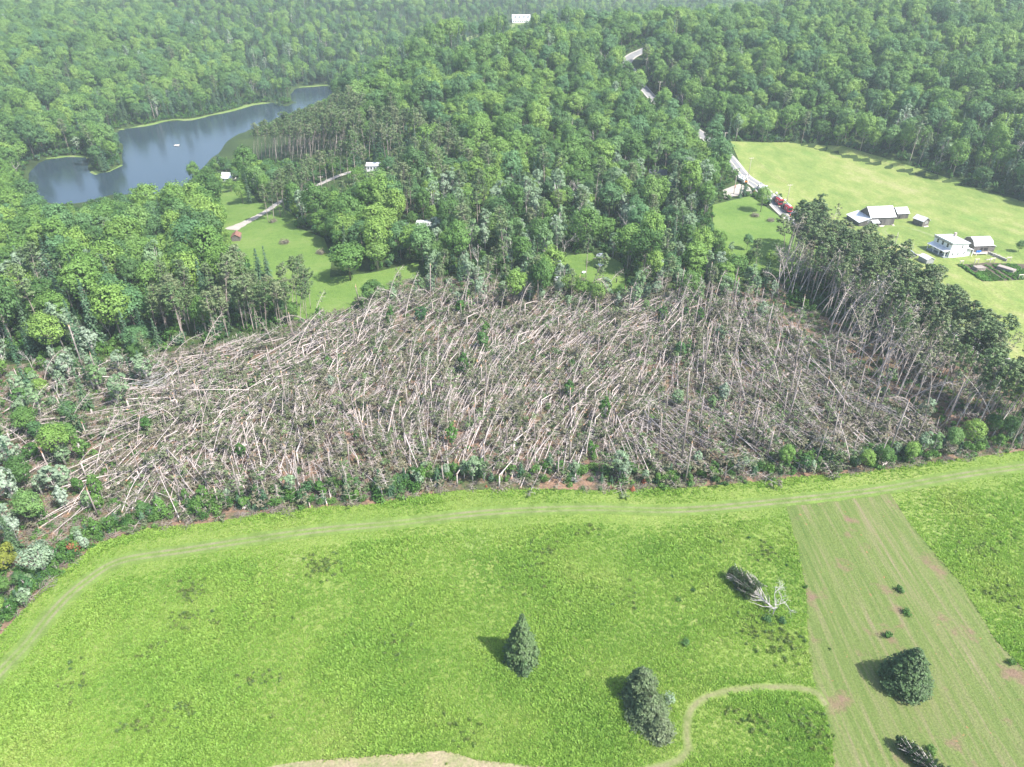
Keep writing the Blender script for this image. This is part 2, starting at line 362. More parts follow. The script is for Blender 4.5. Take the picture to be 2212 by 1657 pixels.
# mown strip between the two tall stands of grass
M['mown'] = groundmat('mown_stubble', [(.1, (.075, .120, .028)), (.46, (.112, .152, .042)), (.72, (.150, .160, .068)), (.98, (.20, .165, .105))], 1.3, .30, .8, 3.2, stretch=(1.0, .045, 1), spots=[(.13, .58, .70, (.17, .118, .080)), (.8, .68, .76, (.28, .11, .07))])
STRIP_V = [(1695, 1092), (1800, 1079), (1919, 1062), (1958, 1123), (2012, 1189), (2071, 1256), (2110, 1318), (2149, 1384), (2215, 1450), (2330, 1560), (2330, 1720), (1805, 1720), (1794, 1579), (1771, 1509), (1759, 1474), (1747, 1404), (1743, 1330), (1740, 1271), (1722, 1190)]
sheet_world('mown_strip', [flatP(a, b) for a, b in STRIP_V], M['mown'], 3.0, .06, 'mown strip running down the meadow')
M['bare'] = groundmat('cut_hay_stubble', [(0, (.12, .17, .05)), (.5, (.23, .21, .12)), (1, (.30, .24, .17))], .3, 1.5, .6, 2.5)
BARE_V = [(540, 1720), (560, 1657), (650, 1643), (810, 1634), (900, 1628), (960, 1624), (990, 1630), (1020, 1641), (1106, 1651), (1180, 1657), (1300, 1720)]
sheet_world('bare_patch', [flatP(a, b) for a, b in BARE_V], M['bare'], 2.0, .06, 'bare mown patch at the bottom edge of the meadow')
def trackmat(name, grass, earth, width_lines, edge=.12):
    m, t, N, L, b = newmat(name); uv = N.new('ShaderNodeUVMap'); sx = N.new('ShaderNodeSeparateXYZ'); L.new(uv.outputs[0], sx.inputs[0]); geo = N.new('ShaderNodeNewGeometry')
    n1 = noise(N, L, .35, 5, geo.outputs['Position'], .65); n2 = noise(N, L, .06, 3, geo.outputs['Position'])
    col = grass; tot = None
    for c0, hw in width_lines:
        a = N.new('ShaderNodeMath'); a.operation = 'SUBTRACT'; L.new(sx.outputs[0], a.inputs[0]); a.inputs[1].default_value = c0
        q = N.new('ShaderNodeMath'); q.operation = 'ABSOLUTE'; L.new(a.outputs[0], q.inputs[0]); v = mapr(N, L, q.outputs[0], hw * .4, hw * 1.5, 1, 0)
        if tot is None: tot = v
        else:
            mx = N.new('ShaderNodeMath'); mx.operation = 'MAXIMUM'; L.new(tot, mx.inputs[0]); L.new(v, mx.inputs[1]); tot = mx.outputs[0]
    ml = N.new('ShaderNodeMath'); ml.operation = 'MULTIPLY'; L.new(tot, ml.inputs[0]); L.new(mapr(N, L, n1.outputs[0], .3, .62, .15, 1.0), ml.inputs[1])
    m2 = N.new('ShaderNodeMath'); m2.operation = 'MULTIPLY'; L.new(ml.outputs[0], m2.inputs[0]); L.new(mapr(N, L, n2.outputs[0], .35, .62, .45, 1.0), m2.inputs[1])
    gr = mixc(N, L, mapr(N, L, n1.outputs[0], .35, .65), grass, tuple(k * 1.45 for k in grass))
    col = mixc(N, L, m2.outputs[0], gr, earth)
    f = noise(N, L, 3, 4, geo.outputs['Position'], .7); L.new(mixc(N, L, 1.0, col, ramp_out(N, L, f.outputs[0], .75, 1.25), 'MULTIPLY'), b.inputs['Base Color'])
    b.inputs['Roughness'].default_value = .95; b.inputs['Specular IOR Level'].default_value = .15
    bp = N.new('ShaderNodeBump'); bp.inputs['Strength'].default_value = .5; bp.inputs['Distance'].default_value = .15; L.new(f.outputs[0], bp.inputs['Height']); L.new(bp.outputs[0], b.inputs['Normal'])
    return m
M['verge'] = groundmat('rough_verge_grass', [(0, (.07, .13, .02)), (.5, (.11, .17, .035)), (1, (.18, .20, .07))], .12, .9, .8, 2.6)
TRACK_V = [(-120, 1590), (0, 1455), (60, 1392), (120, 1318), (180, 1262), (260, 1212), (400, 1188), (560, 1166), (700, 1147), (850, 1130), (1000, 1111), (1150, 1102), (1300, 1097), (1450, 1100), (1600, 1093), (1750, 1079), (1900, 1058), (2050, 1034), (2211, 1008), (2400, 975)]
M['track'] = trackmat('grass_track', (.095, .145, .032), (.19, .175, .11), [(.33, .09), (.67, .09)])
TRK, trkc = ribbon('farm_track', [flatP(a, b) for a, b in TRACK_V], 3.8, M['track'], .09, 8, 6, .12, 'two rut farm track along the edge of the blown down pines')
LOOP_V = [(1300, 1690), (1428, 1657), (1467, 1644), (1484, 1622), (1482, 1591), (1484, 1556), (1498, 1528), (1525, 1509), (1568, 1495), (1623, 1487), (1681, 1484), (1732, 1486), (1765, 1497), (1785, 1522)]
M['loop'] = trackmat('mown_grass_path', (.11, .15, .04), (.175, .165, .09), [(.5, .3)])
ribbon('mown_path', [flatP(a, b) for a, b in LOOP_V], 1.5, M['loop'], .075, 4, 8, .1, 'narrow mown path looping through the meadow')
# blown down plantation floor
BLOW_V = [(-250, 1500), (-100, 1480), (0, 1375), (60, 1310), (120, 1250), (210, 1175), (330, 1140), (450, 1130), (560, 1115), (700, 1098), (800, 1090), (900, 1070), (1000, 1058), (1250, 1058), (1500, 1052), (1650, 1042), (1750, 1030), (1850, 1022), (1950, 1012), (2100, 990), (2260, 965), (2450, 930),
          (2300, 850), (2100, 780), (1900, 720), (1700, 660), (1690, 610), (1500, 620), (1350, 635), (1250, 625), (1100, 610), (950, 600), (840, 610), (800, 660), (660, 690), (500, 740), (300, 770), (120, 780), (-100, 800), (-300, 850)]
BLOWW = Vp(BLOW_V)
M['litter'] = groundmat('needle_litter', [(0, (.05, .075, .028)), (.34, (.075, .09, .04)), (.5, (.13, .10, .065)), (.62, (.205, .13, .09)), (1, (.25, .16, .11))], .045, .5, .9, 1.5)
sheet_world('plantation_floor', BLOWW, M['litter'], 5.0, .02, 'needle strewn floor of the blown down pine stand')
# hayfield, lawns
M['hay'] = groundmat('hayfield_sward', [(.1, (.095, .155, .035)), (.4, (.140, .195, .050)), (.6, (.185, .225, .066)), (.9, (.25, .25, .11))], .02, .16, .7, 1.1, stretch=(1, .55, 1), rotz=.6, spots=[(.03, .6, .75, (.12, .20, .045))])
HAY_V = [(1577, 306), (1708, 308), (1822, 316), (1903, 340), (1985, 365), (2066, 392), (2100, 404), (2225, 440), (2400, 500), (2600, 640), (2600, 1000), (2330, 900), (2230, 835), (2160, 790), (2034, 700), (1900, 610), (1750, 505), (1700, 462), (1640, 410), (1605, 372), (1590, 335)]
HAYW = Vp(HAY_V)
sheet_world('hayfield', HAYW, M['hay'], 4.5, .14, 'pale green hayfield around the weathered barns')
M['lawn'] = groundmat('lawn_grass', [(0, (.070, .130, .028)), (.5, (.105, .175, .038)), (1, (.15, .205, .060))], .06, .5, .4, 2.5)
LAWNS = {'lawn road': [(1538, 443), (1620, 424), (1662, 453), (1712, 488), (1800, 560), (1740, 600), (1660, 590), (1593, 575), (1540, 500)],
         'lawn west': [(466, 396), (515, 396), (545, 420), (560, 440), (600, 440), (640, 470), (640, 492), (700, 515), (716, 560), (712, 600), (800, 590), (905, 565), (900, 600), (810, 640), (700, 690), (620, 690), (590, 620), (545, 590), (500, 540), (480, 480), (450, 430)],
         'lawn mid': [(1205, 575), (1225, 552), (1300, 545), (1345, 570), (1352, 625), (1290, 622), (1240, 605)]}
LAB = {'lawn road': 'green lawn between the road and the pines', 'lawn west': 'green lawn round the gravel drive by the pond', 'lawn mid': 'small clearing behind the blown down pines'}
for k, l in LAWNS.items(): sheet_world('lawn', Vp(l), M['lawn'], 5.0, .05, LAB[k])
M['far_field'] = groundmat('distant_meadow', [(0, (.12, .17, .05)), (1, (.19, .21, .09))], .02, .2, .3, 1)
M['lane'] = trackmat('farm_lane_grass', (.115, .175, .042), (.22, .21, .12), [(.3, .14), (.7, .14)])
ribbon('farm_lane', Vp([(1925, 487), (1908, 497), (1912, 505), (1930, 519), (1946, 533), (1960, 543), (1975, 548)]), 3.2, M['lane'], .17, 4, 6, .1, 'faint mown lane from the barn down to the gate')
ribbon('farm_lane', Vp([(1908, 494), (1935, 489), (1965, 494), (2000, 505), (2035, 518)]), 2.2, M['lane'], .175, 4, 6, .1, 'faint mown lane from the barns to the back of the farmhouse')
# road
m, t, N, L, b = newmat('asphalt'); M['road'] = m
uv = N.new('ShaderNodeUVMap'); sx = N.new('ShaderNodeSeparateXYZ'); L.new(uv.outputs[0], sx.inputs[0]); geo = N.new('ShaderNodeNewGeometry'); n1 = noise(N, L, .3, 5, geo.outputs['Position'])
a_ = N.new('ShaderNodeMath'); a_.operation = 'SUBTRACT'; L.new(sx.outputs[0], a_.inputs[0]); a_.inputs[1].default_value = .5
q_ = N.new('ShaderNodeMath'); q_.operation = 'ABSOLUTE'; L.new(a_.outputs[0], q_.inputs[0])
base = mixc(N, L, mapr(N, L, n1.outputs[0], .3, .7), (.16, .16, .165), (.22, .22, .225))
base = mixc(N, L, mapr(N, L, q_.outputs[0], .31, .37), base, (.34, .32, .29))
L.new(base, b.inputs['Base Color']); b.inputs['Roughness'].default_value = .9
ROAD_V = [(2420, 985), (2300, 888), (2211, 822), (2140, 767), (2034, 700), (1900, 610), (1800, 540), (1717, 478), (1675, 440), (1640, 405), (1604, 380), (1575, 345), (1548, 318), (1514, 291), (1470, 262), (1430, 232), (1405, 208), (1385, 185), (1366, 160), (1354, 148), (1352, 135), (1364, 122), (1385, 112), (1400, 105)]
ROADW = Vp(ROAD_V)
ribbon('road', ROADW, 8.6, M['road'], .22, 8, 5, label='grey country road past the hayfield')
cl = smoothline(ROADW, 5)
# painted centre line
M['paint'] = plain('road_paint', (.75, .70, .42), .7)
ribbon('road_marking', ROADW[:13], .22, M['paint'], .226, 1, 5, label='yellow centre line on the road')
M['gravel'] = groundmat('gravel', [(0, (.27, .25, .23)), (1, (.40, .37, .33))], .3, 2, .5, 3)
DRIVE_V = [(497, 497), (525, 484), (552, 470), (577, 456), (600, 440), (645, 416), (682, 402), (730, 381), (765, 371), (800, 366), (860, 362)]
DRIVEW = Vp(DRIVE_V)
ribbon('gravel_drive', DRIVEW, [8, 5, 4, 3.6, 3.6, 3.6, 3.6, 3.6, 3.6, 3.6, 3.6], M['gravel'], .16, 4, 5, .1, 'pale gravel drive lined with tall pines')
sheet_world('gravel_pullout', Vp([(1560, 412), (1596, 398), (1618, 405), (1625, 418), (1590, 424), (1565, 430)]), M['gravel'], 3, .19, 'pale gravel pull out beside the road')
sheet_world('farm_yard', Vp([(1900, 548), (1950, 546), (1985, 550), (1975, 557), (1920, 560)]), M['gravel'], 3, .17, 'worn gravel parking patch beside the two cars')
sheet_world('far_meadow', Vp([(1085, 60), (1112, 51), (1160, 49), (1150, 55), (1120, 60)]), M['far_field'], 9, .3, 'pale field below the far white house')
sheet_world('far_meadow', Vp([(995, 88), (1015, 78), (1040, 73), (1044, 78), (1015, 88), (1000, 95)]), M['far_field'], 9, .3, 'pale field in the far valley')
# ------------------------------------------------------------------ plants: builders fill an MB with material 0 = wood, 1 = leaves, 2 = raw wood
def unit(n): 
    v = rng.normal(size=(n, 3)); return v / np.linalg.norm(v, axis=1)[:, None]
def cards(c, nrm, size, asp=.75):
    """loose irregular leaf faces at c with normals nrm"""
    n = len(c); nrm = nrm / (np.linalg.norm(nrm, axis=1)[:, None] + 1e-9); t = np.cross(nrm, unit(n)); t /= np.linalg.norm(t, axis=1)[:, None] + 1e-9
    b = np.cross(nrm, t); s = (np.asarray(size) * rng.uniform(.6, 1.35, n))[:, None] / 2
    q = np.stack([-t * s - b * s * asp * .5, t * s * .35 - b * s * asp, t * s + b * s * asp * .45, -t * s * .3 + b * s * asp], 1)
    return c[:, None, :] + q
def hardwood(seed, H=17, Rr=5.0, zb=.30, npf=24, nl=62, ls=.62, limb=True, trunks=1):
    global rng; rng = np.random.default_rng(seed); mb = MB(); z0 = H * zb; cz = (H + z0) / 2; ch = (H - z0) / 2
    d = unit(npf * 3); d = d[d[:, 2] > -.45][:npf]; d[0] = (0, 0, 1)
    rad = rng.uniform(.55, 1.05, len(d)); pc = np.stack([d[:, 0] * Rr * rad * .78, d[:, 1] * Rr * rad * .78, cz + d[:, 2] * ch * rad * .80], 1)
    pr = Rr * rng.uniform(.17, .34, len(d)); L_, Nn, Sz = [], [], []
    for p, r in zip(pc, pr):
        q = unit(int(nl * 1.7)); out = p - np.array([0, 0, cz - ch * .4]); out /= np.linalg.norm(out) + 1e-9
        q = q[(q @ out > -.35) | (q[:, 2] > .3)][:nl]
        L_.append(p + q * r * rng.uniform(.70, 1.08, (len(q), 1)) * (1, 1, .78)); Nn.append(q * .75 + out * .65 + (0, 0, .15) + rng.normal(size=q.shape) * .30); Sz.append(np.full(len(q), ls))
    k = npf * 9; q = unit(k); c = np.stack([q[:, 0] * Rr * .7, q[:, 1] * Rr * .7, cz - ch * .1 + q[:, 2] * ch * .75], 1) * 1.0
    L_.append(c); Nn.append(q + rng.normal(size=q.shape) * .8); Sz.append(np.full(k, ls * 1.35))
    mb.quads(cards(np.concatenate(L_), np.concatenate(Nn), np.concatenate(Sz)), 1)
    for i in range(trunks):
        a = rng.uniform(0, 6.3); sp = 0 if trunks == 1 else Rr * .28
        top = np.array([math.cos(a) * sp, math.sin(a) * sp, H * .72]); r0 = .012 * H + .06
        pts = np.array([[math.cos(a) * sp * .2, math.sin(a) * sp * .2, -.4], [math.cos(a) * sp * .5, math.sin(a) * sp * .5, H * .35], top])
        mb.tube(pts, [r0, r0 * .75, r0 * .25], 6, 0)
    if limb:
        for p in pc[1:9]:
            s = np.array([0, 0, rng.uniform(.25, .5) * H]); mb.tube([s, s * .4 + p * .6 - (0, 0, .4), p], [.13, .09, .04], 4, 0, False)
    return mb
def spruce(seed, H=14, Rr=2.6, nw=26, nb=8, cs=.62, z0=.05, hi=False, pw=.85, droop=.22, bark=True):
    global rng; rng = np.random.default_rng(seed); mb = MB(); C, Nn, S = [], [], []
    for i in range(nw):
        f = z0 + (1 - z0) * (i + rng.uniform(-.3, .3)) / nw; z = f * H; r = Rr * max(.04, (1 - f)) ** pw * rng.uniform(.78, 1.12)
        n_ = max(4, int(nb * (.5 + .6 * (1 - f))))
        a0 = rng.uniform(0, 6.28)
        for j in range(n_):
            a = a0 + 6.283 * j / n_ + rng.uniform(-.25, .25); rr = r * rng.uniform(.72, 1.12); k = max(2, int(rr / (cs * .42)))
            if rr < .2: k = 2
            for u in np.linspace(.22 if not hi else .3, 1, k):
                w = (.10 + .16 * (1 - u)) * rr if hi else .05
                m_ = 1 if not hi else (3 if u < .99 else 1)
                for _ in range(m_):
                    off = rng.normal() * w
                    C.append((math.cos(a) * rr * u - math.sin(a) * off, math.sin(a) * rr * u + math.cos(a) * off, z - droop * rr * u + .10 * rr * u * u + rng.normal() * .06))
                    Nn.append((math.cos(a) * .55 + rng.normal() * .3, math.sin(a) * .55 + rng.normal() * .3, .85)); S.append(cs * (1.1 - .35 * u))
    mb.quads(cards(np.array(C), np.array(Nn), np.array(S), .8), 1)
    mb.tube([[0, 0, -.3], [0, 0, H * .98]], [.012 * H + .04, .02], 6, 0)
    return mb
def pinetree(path, r0, t0, nbr, bl, tn=11, ts=.55, tr=.62, dead=.0, flat=False, seed=0, deadbr=10):
    """tall bare red pine along any path; crown of tufts above fraction t0"""
    global rng; rng = np.random.default_rng(seed); mb = MB(); pts = np.asarray(path, float); n = len(pts)
    rad = np.linspace(r0, r0 * .28, n); mb.tube(pts, rad, 6, 0)
    T = np.gradient(pts, axis=0); T /= np.linalg.norm(T, axis=1)[:, None]; C, Nn, S = [], [], []
    def at(t): k = t * (n - 1); i = min(int(k), n - 2); f = k - i; return pts[i] * (1 - f) + pts[i + 1] * f, T[i]
    for i in range(nbr + deadbr):
        isd = i >= nbr; t = rng.uniform(t0 * .55, t0) if isd else t0 + (1 - t0) * (i + .5) / nbr
        p, tt = at(min(t, .995)); q = unit(1)[0]; q -= tt * (q @ tt); q /= np.linalg.norm(q) + 1e-9
        prof = 1.0 if isd else (.45 + .75 * math.sin(math.pi * min(1, .18 + (t - t0) / (1 - t0) * .80)))
        l = bl * prof * rng.uniform(.6, 1.15) * (.55 if isd else 1); d = q * .92 + tt * rng.uniform(.1, .45); e = p + d * l
        if flat: e[2] = max(e[2], .12 + rng.uniform(0, .3))
        mid = (p + e) / 2 + (0, 0, .12 * l * (0 if flat else -1))
        mb.tube([p, mid, e], [.045, .032, .014], 3, 0, False, False)
        if isd or rng.uniform() < dead: 
            for _ in range(2):
                s = mid * .5 + e * .5; f_ = s + (d + unit(1)[0] * .9) * l * .3
                if flat: f_[2] = max(f_[2], .1)
                mb.tube([s, f_], [.02, .01], 3, 0, False, False)
            continue
        for cc, k in ((e, tn), (mid * .45 + e * .55, int(tn * .7))):
            q2 = unit(k); C.append(cc + q2 * tr * rng.uniform(.4, 1, (k, 1)) * ((1, 1, .55) if not flat else (1, 1, .4))); Nn.append(q2 * .7 + (0, 0, .55) + rng.normal(size=q2.shape) * .3); S.append(np.full(k, ts))
    q2 = unit(tn); tip = pts[-1]
    if dead < .9: C.append(tip + q2 * tr * .7); Nn.append(q2 + (0, 0, .5)); S.append(np.full(tn, ts))
    if C:
        c = np.concatenate(C)
        if flat: c[:, 2] = np.maximum(c[:, 2], .08)
        mb.quads(cards(c, np.concatenate(Nn), np.concatenate(S), .6), 1)
    return mb
def splinters(mb, p, tt, r, m=2, k=5, l=.9):
    tt = np.asarray(tt, float); p = np.asarray(p, float)
    for i in range(k):
        q = unit(1)[0]; q -= tt * (q @ tt); q /= np.linalg.norm(q); b = p + q * r * .55 - tt * .15
        mb.tube([b, b + tt * l * rng.uniform(.35, 1) + q * r * .5], [r * .5, .012], 3, m, True, False)
def bend(H, lean, curve, n=9):
    """upright trunk that leans and bows toward +x"""
    out = []
    for i in range(n):
        t = i / (n - 1); a = lean * t + curve * t * t; out.append(a)
    p = np.zeros((n, 3)); ang = 0
    for i in range(1, n):
        t = i / (n - 1); th = lean + curve * t ** 1.6; p[i] = p[i - 1] + np.array([math.sin(th), 0, math.cos(th)]) * H / (n - 1)
    p[0, 2] = -.3; return p
def bare(seed, H=10, spread=.5, depth=4, r=.16, up=.6):
    global rng; rng = np.random.default_rng(seed); mb = MB()
    def rec(p, d, l, r_, k):
        e = p + d * l; mid = (p + e) / 2 + unit(1)[0] * l * .06; mb.tube([p, mid, e], [r_, r_ * .85, r_ * .65], 5 if k > 2 else 3, 0, False, k > 2)
        if k == 0: return
        for _ in range(3 if k > 1 else 2):
            nd = d + unit(1)[0] * spread * 1.5 + (0, 0, up * .2); nd /= np.linalg.norm(nd); rec(e if rng.uniform() < .6 else mid, nd, l * rng.uniform(.55, .8), r_ * .6, k - 1)
    rec(np.array([0, 0, -.2]), np.array([0, 0, 1.0]), H * .34, r, depth); return mb
def bush(seed, Rr=1.2, H=1.6, n=160, ls=.34, npf=7):
    global rng; rng = np.random.default_rng(seed); mb = MB(); C, Nn = [], []
    for i in range(npf):
        a = rng.uniform(0, 6.3); u = Rr * .55 * math.sqrt(rng.uniform()); p = np.array([math.cos(a) * u, math.sin(a) * u, H * rng.uniform(.3, .78)]); r = Rr * rng.uniform(.3, .55)
        q = unit(n // npf); C.append(np.maximum(p + q * r * rng.uniform(.7, 1.1, (len(q), 1)), (-99, -99, .04))); Nn.append(q + (0, 0, .4) + rng.normal(size=q.shape) * .4)
        mb.tube([[0, 0, -.1], p * .6, p], [.035, .025, .012], 3, 0, False, False)
    mb.quads(cards(np.concatenate(C), np.concatenate(Nn), ls), 1); return mb
WL = lambda wood, leaf: [M[wood], M[leaf], M['rawwood']]
class Kind:
    """variants of one kind: whole meshes for far copies, separate trunk and crown meshes for near ones"""
    def __init__(s, name, cat, builders, mats, parts=('trunk', 'crown')):
        s.name, s.cat, s.parts = name, cat, parts; s.full = []; s.sep = []
        for i, b in enumerate(builders):
            mb = b() if callable(b) else b; mt = mats[i % len(mats)] if isinstance(mats[0], list) else mats
            s.full.append(mb.mesh(name, mt)); has = set(mb.m)
            a = mb.mesh(parts[0], mt, only={0} | ({2} if len(parts) < 3 else set()))
            c = mb.mesh(parts[1], mt, only={1}) if 1 in has else None
            e = mb.mesh(parts[2], mt, only={2}) if len(parts) > 2 and 2 in has else None
            s.sep.append((a, c, e))
    def place(s, i, loc, rot, sc, label, group):
        a, c, e = s.sep[i]; o = thing(s.name, label, s.cat, loc, 0, group); o.rotation_euler = rot; o.scale = sc if hasattr(sc, '__len__') else (sc, sc, sc)
        link(s.parts[0], a, o)
        if c: link(s.parts[1], c, o)
        if e: link(s.parts[2], e, o)
        return o
    def placewhole(s, i, loc, rot, sc, label, group):
        o = link(s.name, s.full[i], None, loc, rot, sc if hasattr(sc, '__len__') else (sc, sc, sc)); return tag(o, label, s.cat, group)
def scatter(name, meshes, pts, rots, scl, idx, label, cat=None):
    """one countless mass: points carrying copies of the given meshes"""
    pts = np.asarray(pts, float); n = len(pts)
    if n == 0: return None
    cc = bpy.data.collections.new(name + '_sources')
    for i, me in enumerate(meshes): cc.objects.link(bpy.data.objects.new('source_%03d_%s' % (i, name), me))
    me = bpy.data.meshes.new(name); me.from_pydata(pts.tolist(), [], [])
    a = me.attributes.new('rot', 'FLOAT_VECTOR', 'POINT'); a.data.foreach_set('vector', np.asarray(rots, float).ravel())
    sv = np.asarray(scl, float); sv = sv if sv.ndim == 2 else np.repeat((sv * np.ones(n))[:, None], 3, 1)
    a = me.attributes.new('scl', 'FLOAT_VECTOR', 'POINT'); a.data.foreach_set('vector', sv.ravel())
    a = me.attributes.new('idx', 'INT', 'POINT'); a.data.foreach_set('value', np.asarray(idx, int))
    o = link(name, me); tag(o, label, cat, None, 'stuff')
    ng = bpy.data.node_groups.new(name, 'GeometryNodeTree'); ng.interface.new_socket('Geometry', in_out='INPUT', socket_type='NodeSocketGeometry'); ng.interface.new_socket('Geometry', in_out='OUTPUT', socket_type='NodeSocketGeometry')
    N, L = ng.nodes, ng.links; gi = N.new('NodeGroupInput'); go = N.new('NodeGroupOutput'); ci = N.new('GeometryNodeCollectionInfo'); ci.inputs[0].default_value = cc; ci.inputs[1].default_value = True; ci.inputs[2].default_value = True
    ip = N.new('GeometryNodeInstanceOnPoints'); ip.inputs['Pick Instance'].default_value = True
    def na(nm, ty):
        k = N.new('GeometryNodeInputNamedAttribute'); k.data_type = ty; k.inputs[0].default_value = nm; return k.outputs[0]
    er = N.new('FunctionNodeEulerToRotation'); L.new(na('rot', 'FLOAT_VECTOR'), er.inputs[0])
    L.new(gi.outputs[0], ip.inputs['Points']); L.new(ci.outputs[0], ip.inputs['Instance']); L.new(na('idx', 'INT'), ip.inputs['Instance Index'])
    L.new(er.outputs[0], ip.inputs['Rotation']); L.new(na('scl', 'FLOAT_VECTOR'), ip.inputs['Scale']); L.new(ip.outputs[0], go.inputs[0])
    md = o.modifiers.new('copies', 'NODES'); md.node_group = ng; return o

K = {}
K['hard'] = Kind('broadleaf_tree', 'tree', [lambda i=i: hardwood(100 + i, 16 + 1.2 * (i % 4), 5.2 + .6 * (i % 3), .22 + .07 * (i % 2), 44 + 4 * (i % 4), 50, .56) for i in range(8)], WL('bark', 'hard'))
K['pale'] = Kind('silvery_tree', 'tree', [lambda i=i: hardwood(200 + i, 14 + i, 2.9 + .3 * i, .22, 20, 46, .6, True, 2) for i in range(4)], WL('greywood', 'pale'))
K['spruce'] = Kind('spruce_tree', 'tree', [lambda i=i: spruce(300 + i, 13 + 1.3 * i, 2.3 + .2 * (i % 3), 24 + i, 8, .75) for i in range(5)], WL('bark', 'spruce'))
K['pine'] = Kind('pine_tree', 'tree', [lambda i=i: pinetree(bend(20 + .8 * (i % 3), .02 * i, (0.03, .10, .22, .05, .3, .12)[i]), .17, (.60, .66, .55, .62, .64, .58)[i], 40, 2.1, 14, .62, .72, seed=400 + i) for i in range(6)], WL('pinebark', 'pine'))
K['dead'] = Kind('bare_grey_tree', 'tree', [lambda i=i: bare(500 + i, 13, .42, 4, .16) for i in range(3)], WL('greywood', 'pale'), ('trunk', 'crown'))
K['tallpine'] = Kind('pine_tree', 'tree', [lambda i=i: pinetree(bend(23 + .7 * (i % 3), (.06, .2, .12, .42, .1)[i], (.08, .15, .25, .2, .12)[i]), .17, .74, 26, 2.1, 13, .6, .7, seed=450 + i) for i in range(5)], WL('pinebark', 'pine'))
K['lean'] = Kind('leaning_pine', 'tree', [lambda i=i: pinetree(bend(18 + .6 * i, (.10, .30, .12, .45, .22, .05, .6)[i], (.55, .35, 1.25, .5, .9, .35, .9)[i]), .175, (.66, .7, .72, .66, .7, .62, .7)[i], 22, 1.9, 8, .5, .5, (.45, .6, .8, .6, .75, .3, .8)[i], seed=600 + i, deadbr=18) for i in range(7)], [WL('leanbark', 'pine'), WL('leanbark', 'dull'), WL('leanbark', 'dull')])
def fallen(i):
    global rng; rng = np.random.default_rng(700 + i); L0 = (18, 19, 21, 18, 16, 20, 22, 13)[i]; n = 8; x = np.linspace(0, L0, n); bow = (.2, .5, 0, 1.1, .1, .8, .3, 0)[i]
    p = np.stack([x, bow * np.sin(x / L0 * 3.1) + (i % 3 - 1) * .5 * (x / L0) ** 2, .25 + np.sin(x / L0 * math.pi) * (.1, .4, .1, .6, .2, .3, .5, .1)[i]], 1)
    mb = pinetree(p, .115, (.60, .66, .72, .62, .75, .62, .68, .8)[i], (22, 18, 13, 24, 8, 20, 15, 5)[i], 1.9, 12, .46, .6, (.2, .35, .6, .2, .75, .25, .45, .9)[i], True, 710 + i, 12)
    if i in (1, 5):   # torn out with its root plate
        a = rng.uniform(0, 6.3, 14)
        for k in a: mb.tube([[0, 0, .25], [-.25, math.cos(k) * .5, .3 + math.sin(k) * .5], [-.3, math.cos(k) * 1.0, max(0, .3 + math.sin(k) * 1.0)]], [.12, .08, .03], 4, 0, False, False)
    else: splinters(mb, p[0], (-1, 0, 0), .19, 2, 5, .8)
    return mb
K['fall'] = Kind('fallen_pine', 'fallen tree', [lambda i=i: fallen(i) for i in range(8)], [WL('fallbark', 'dull'), WL('fallbark', 'pine'), WL('fallbark', 'dull')], ('trunk', 'crown', 'break'))
def hinged(i):
    global rng; rng = np.random.default_rng(760 + i); h = (3.2, 5.0, 2.2)[i]; L0 = (15, 16, 13)[i]
    x = np.linspace(0, 1, 7); p = np.stack([x * L0 * .96, 0 * x + .6 * x * x, h * (1 - x) + .25 + .5 * np.sin(x * 3.1)], 1)
    mb = pinetree(p, .16, .66, 12, 1.6, 8, .42, .5, .5, True, 770 + i, 12); mb.tube([[-.1, 0, -.3], [0, 0, h + .1]], [.2, .17], 6, 0); splinters(mb, [0, 0, h], (.2, 0, 1), .18, 2, 5, .9); return mb
K['hinge'] = Kind('snapped_pine', 'snapped tree', [lambda i=i: hinged(i) for i in range(3)], WL('fallbark', 'dull'), ('trunk', 'crown', 'break'))
def snag(i):
    global rng; rng = np.random.default_rng(800 + i); h = (3.2, 5.5, 8, 11, 6.5, 2.2, 13.5, 16)[i]; lean = (.03, .05, .02, .07, .12, .1, .04, .09)[i]; mb = MB()
    top = np.array([h * lean, 0, h]); mb.tube([[0, 0, -.3], top * .5 + (.04, 0, 0), top], [.17, .15, .12], 7, 0); splinters(mb, top, (0, 0, 1), .15, 2, 5, (.7, .9, 1.2, .8, 1.5, .6, 1, 1)[i])
    for k in range((1, 3, 6, 14, 5, 0, 16, 26)[i]):
        z = h * rng.uniform(.35, .98); a = rng.uniform(0, 6.3); l = rng.uniform(.4, 1.3); mb.tube([[lean * z, 0, z], [lean * z + math.cos(a) * l, math.sin(a) * l, z + .2 * l]], [.03, .01], 3, 0, False, False)
    return mb
K['snag'] = Kind('broken_snag', 'broken trunk', [lambda i=i: snag(i) for i in range(8)], WL('snagbark', 'dull'), ('trunk', 'crown', 'break'))
K['shrub'] = Kind('shrub', 'shrub', [lambda i=i: bush(900 + i, 1.5 + .2 * i, 2.4 + .3 * i, 420, .36, 11) for i in range(4)], WL('twig', 'shrub'), ('stem', 'foliage'))
K['sapling'] = Kind('young_tree', 'young tree', [lambda i=i: hardwood(950 + i, 4.8 + .5 * i, 1.35, .15, 16, 26, .34, True, 3) for i in range(3)], [WL('greywood', 'shrub'), WL('greywood', 'pale'), WL('greywood', 'shrub')])
K['fir'] = Kind('young_conifer', 'young conifer', [lambda i=i: spruce(970 + i, 2.6 + i, 1.1 + .25 * i, 15, 9, .4, .02) for i in range(3)], WL('twig', 'spruce'))
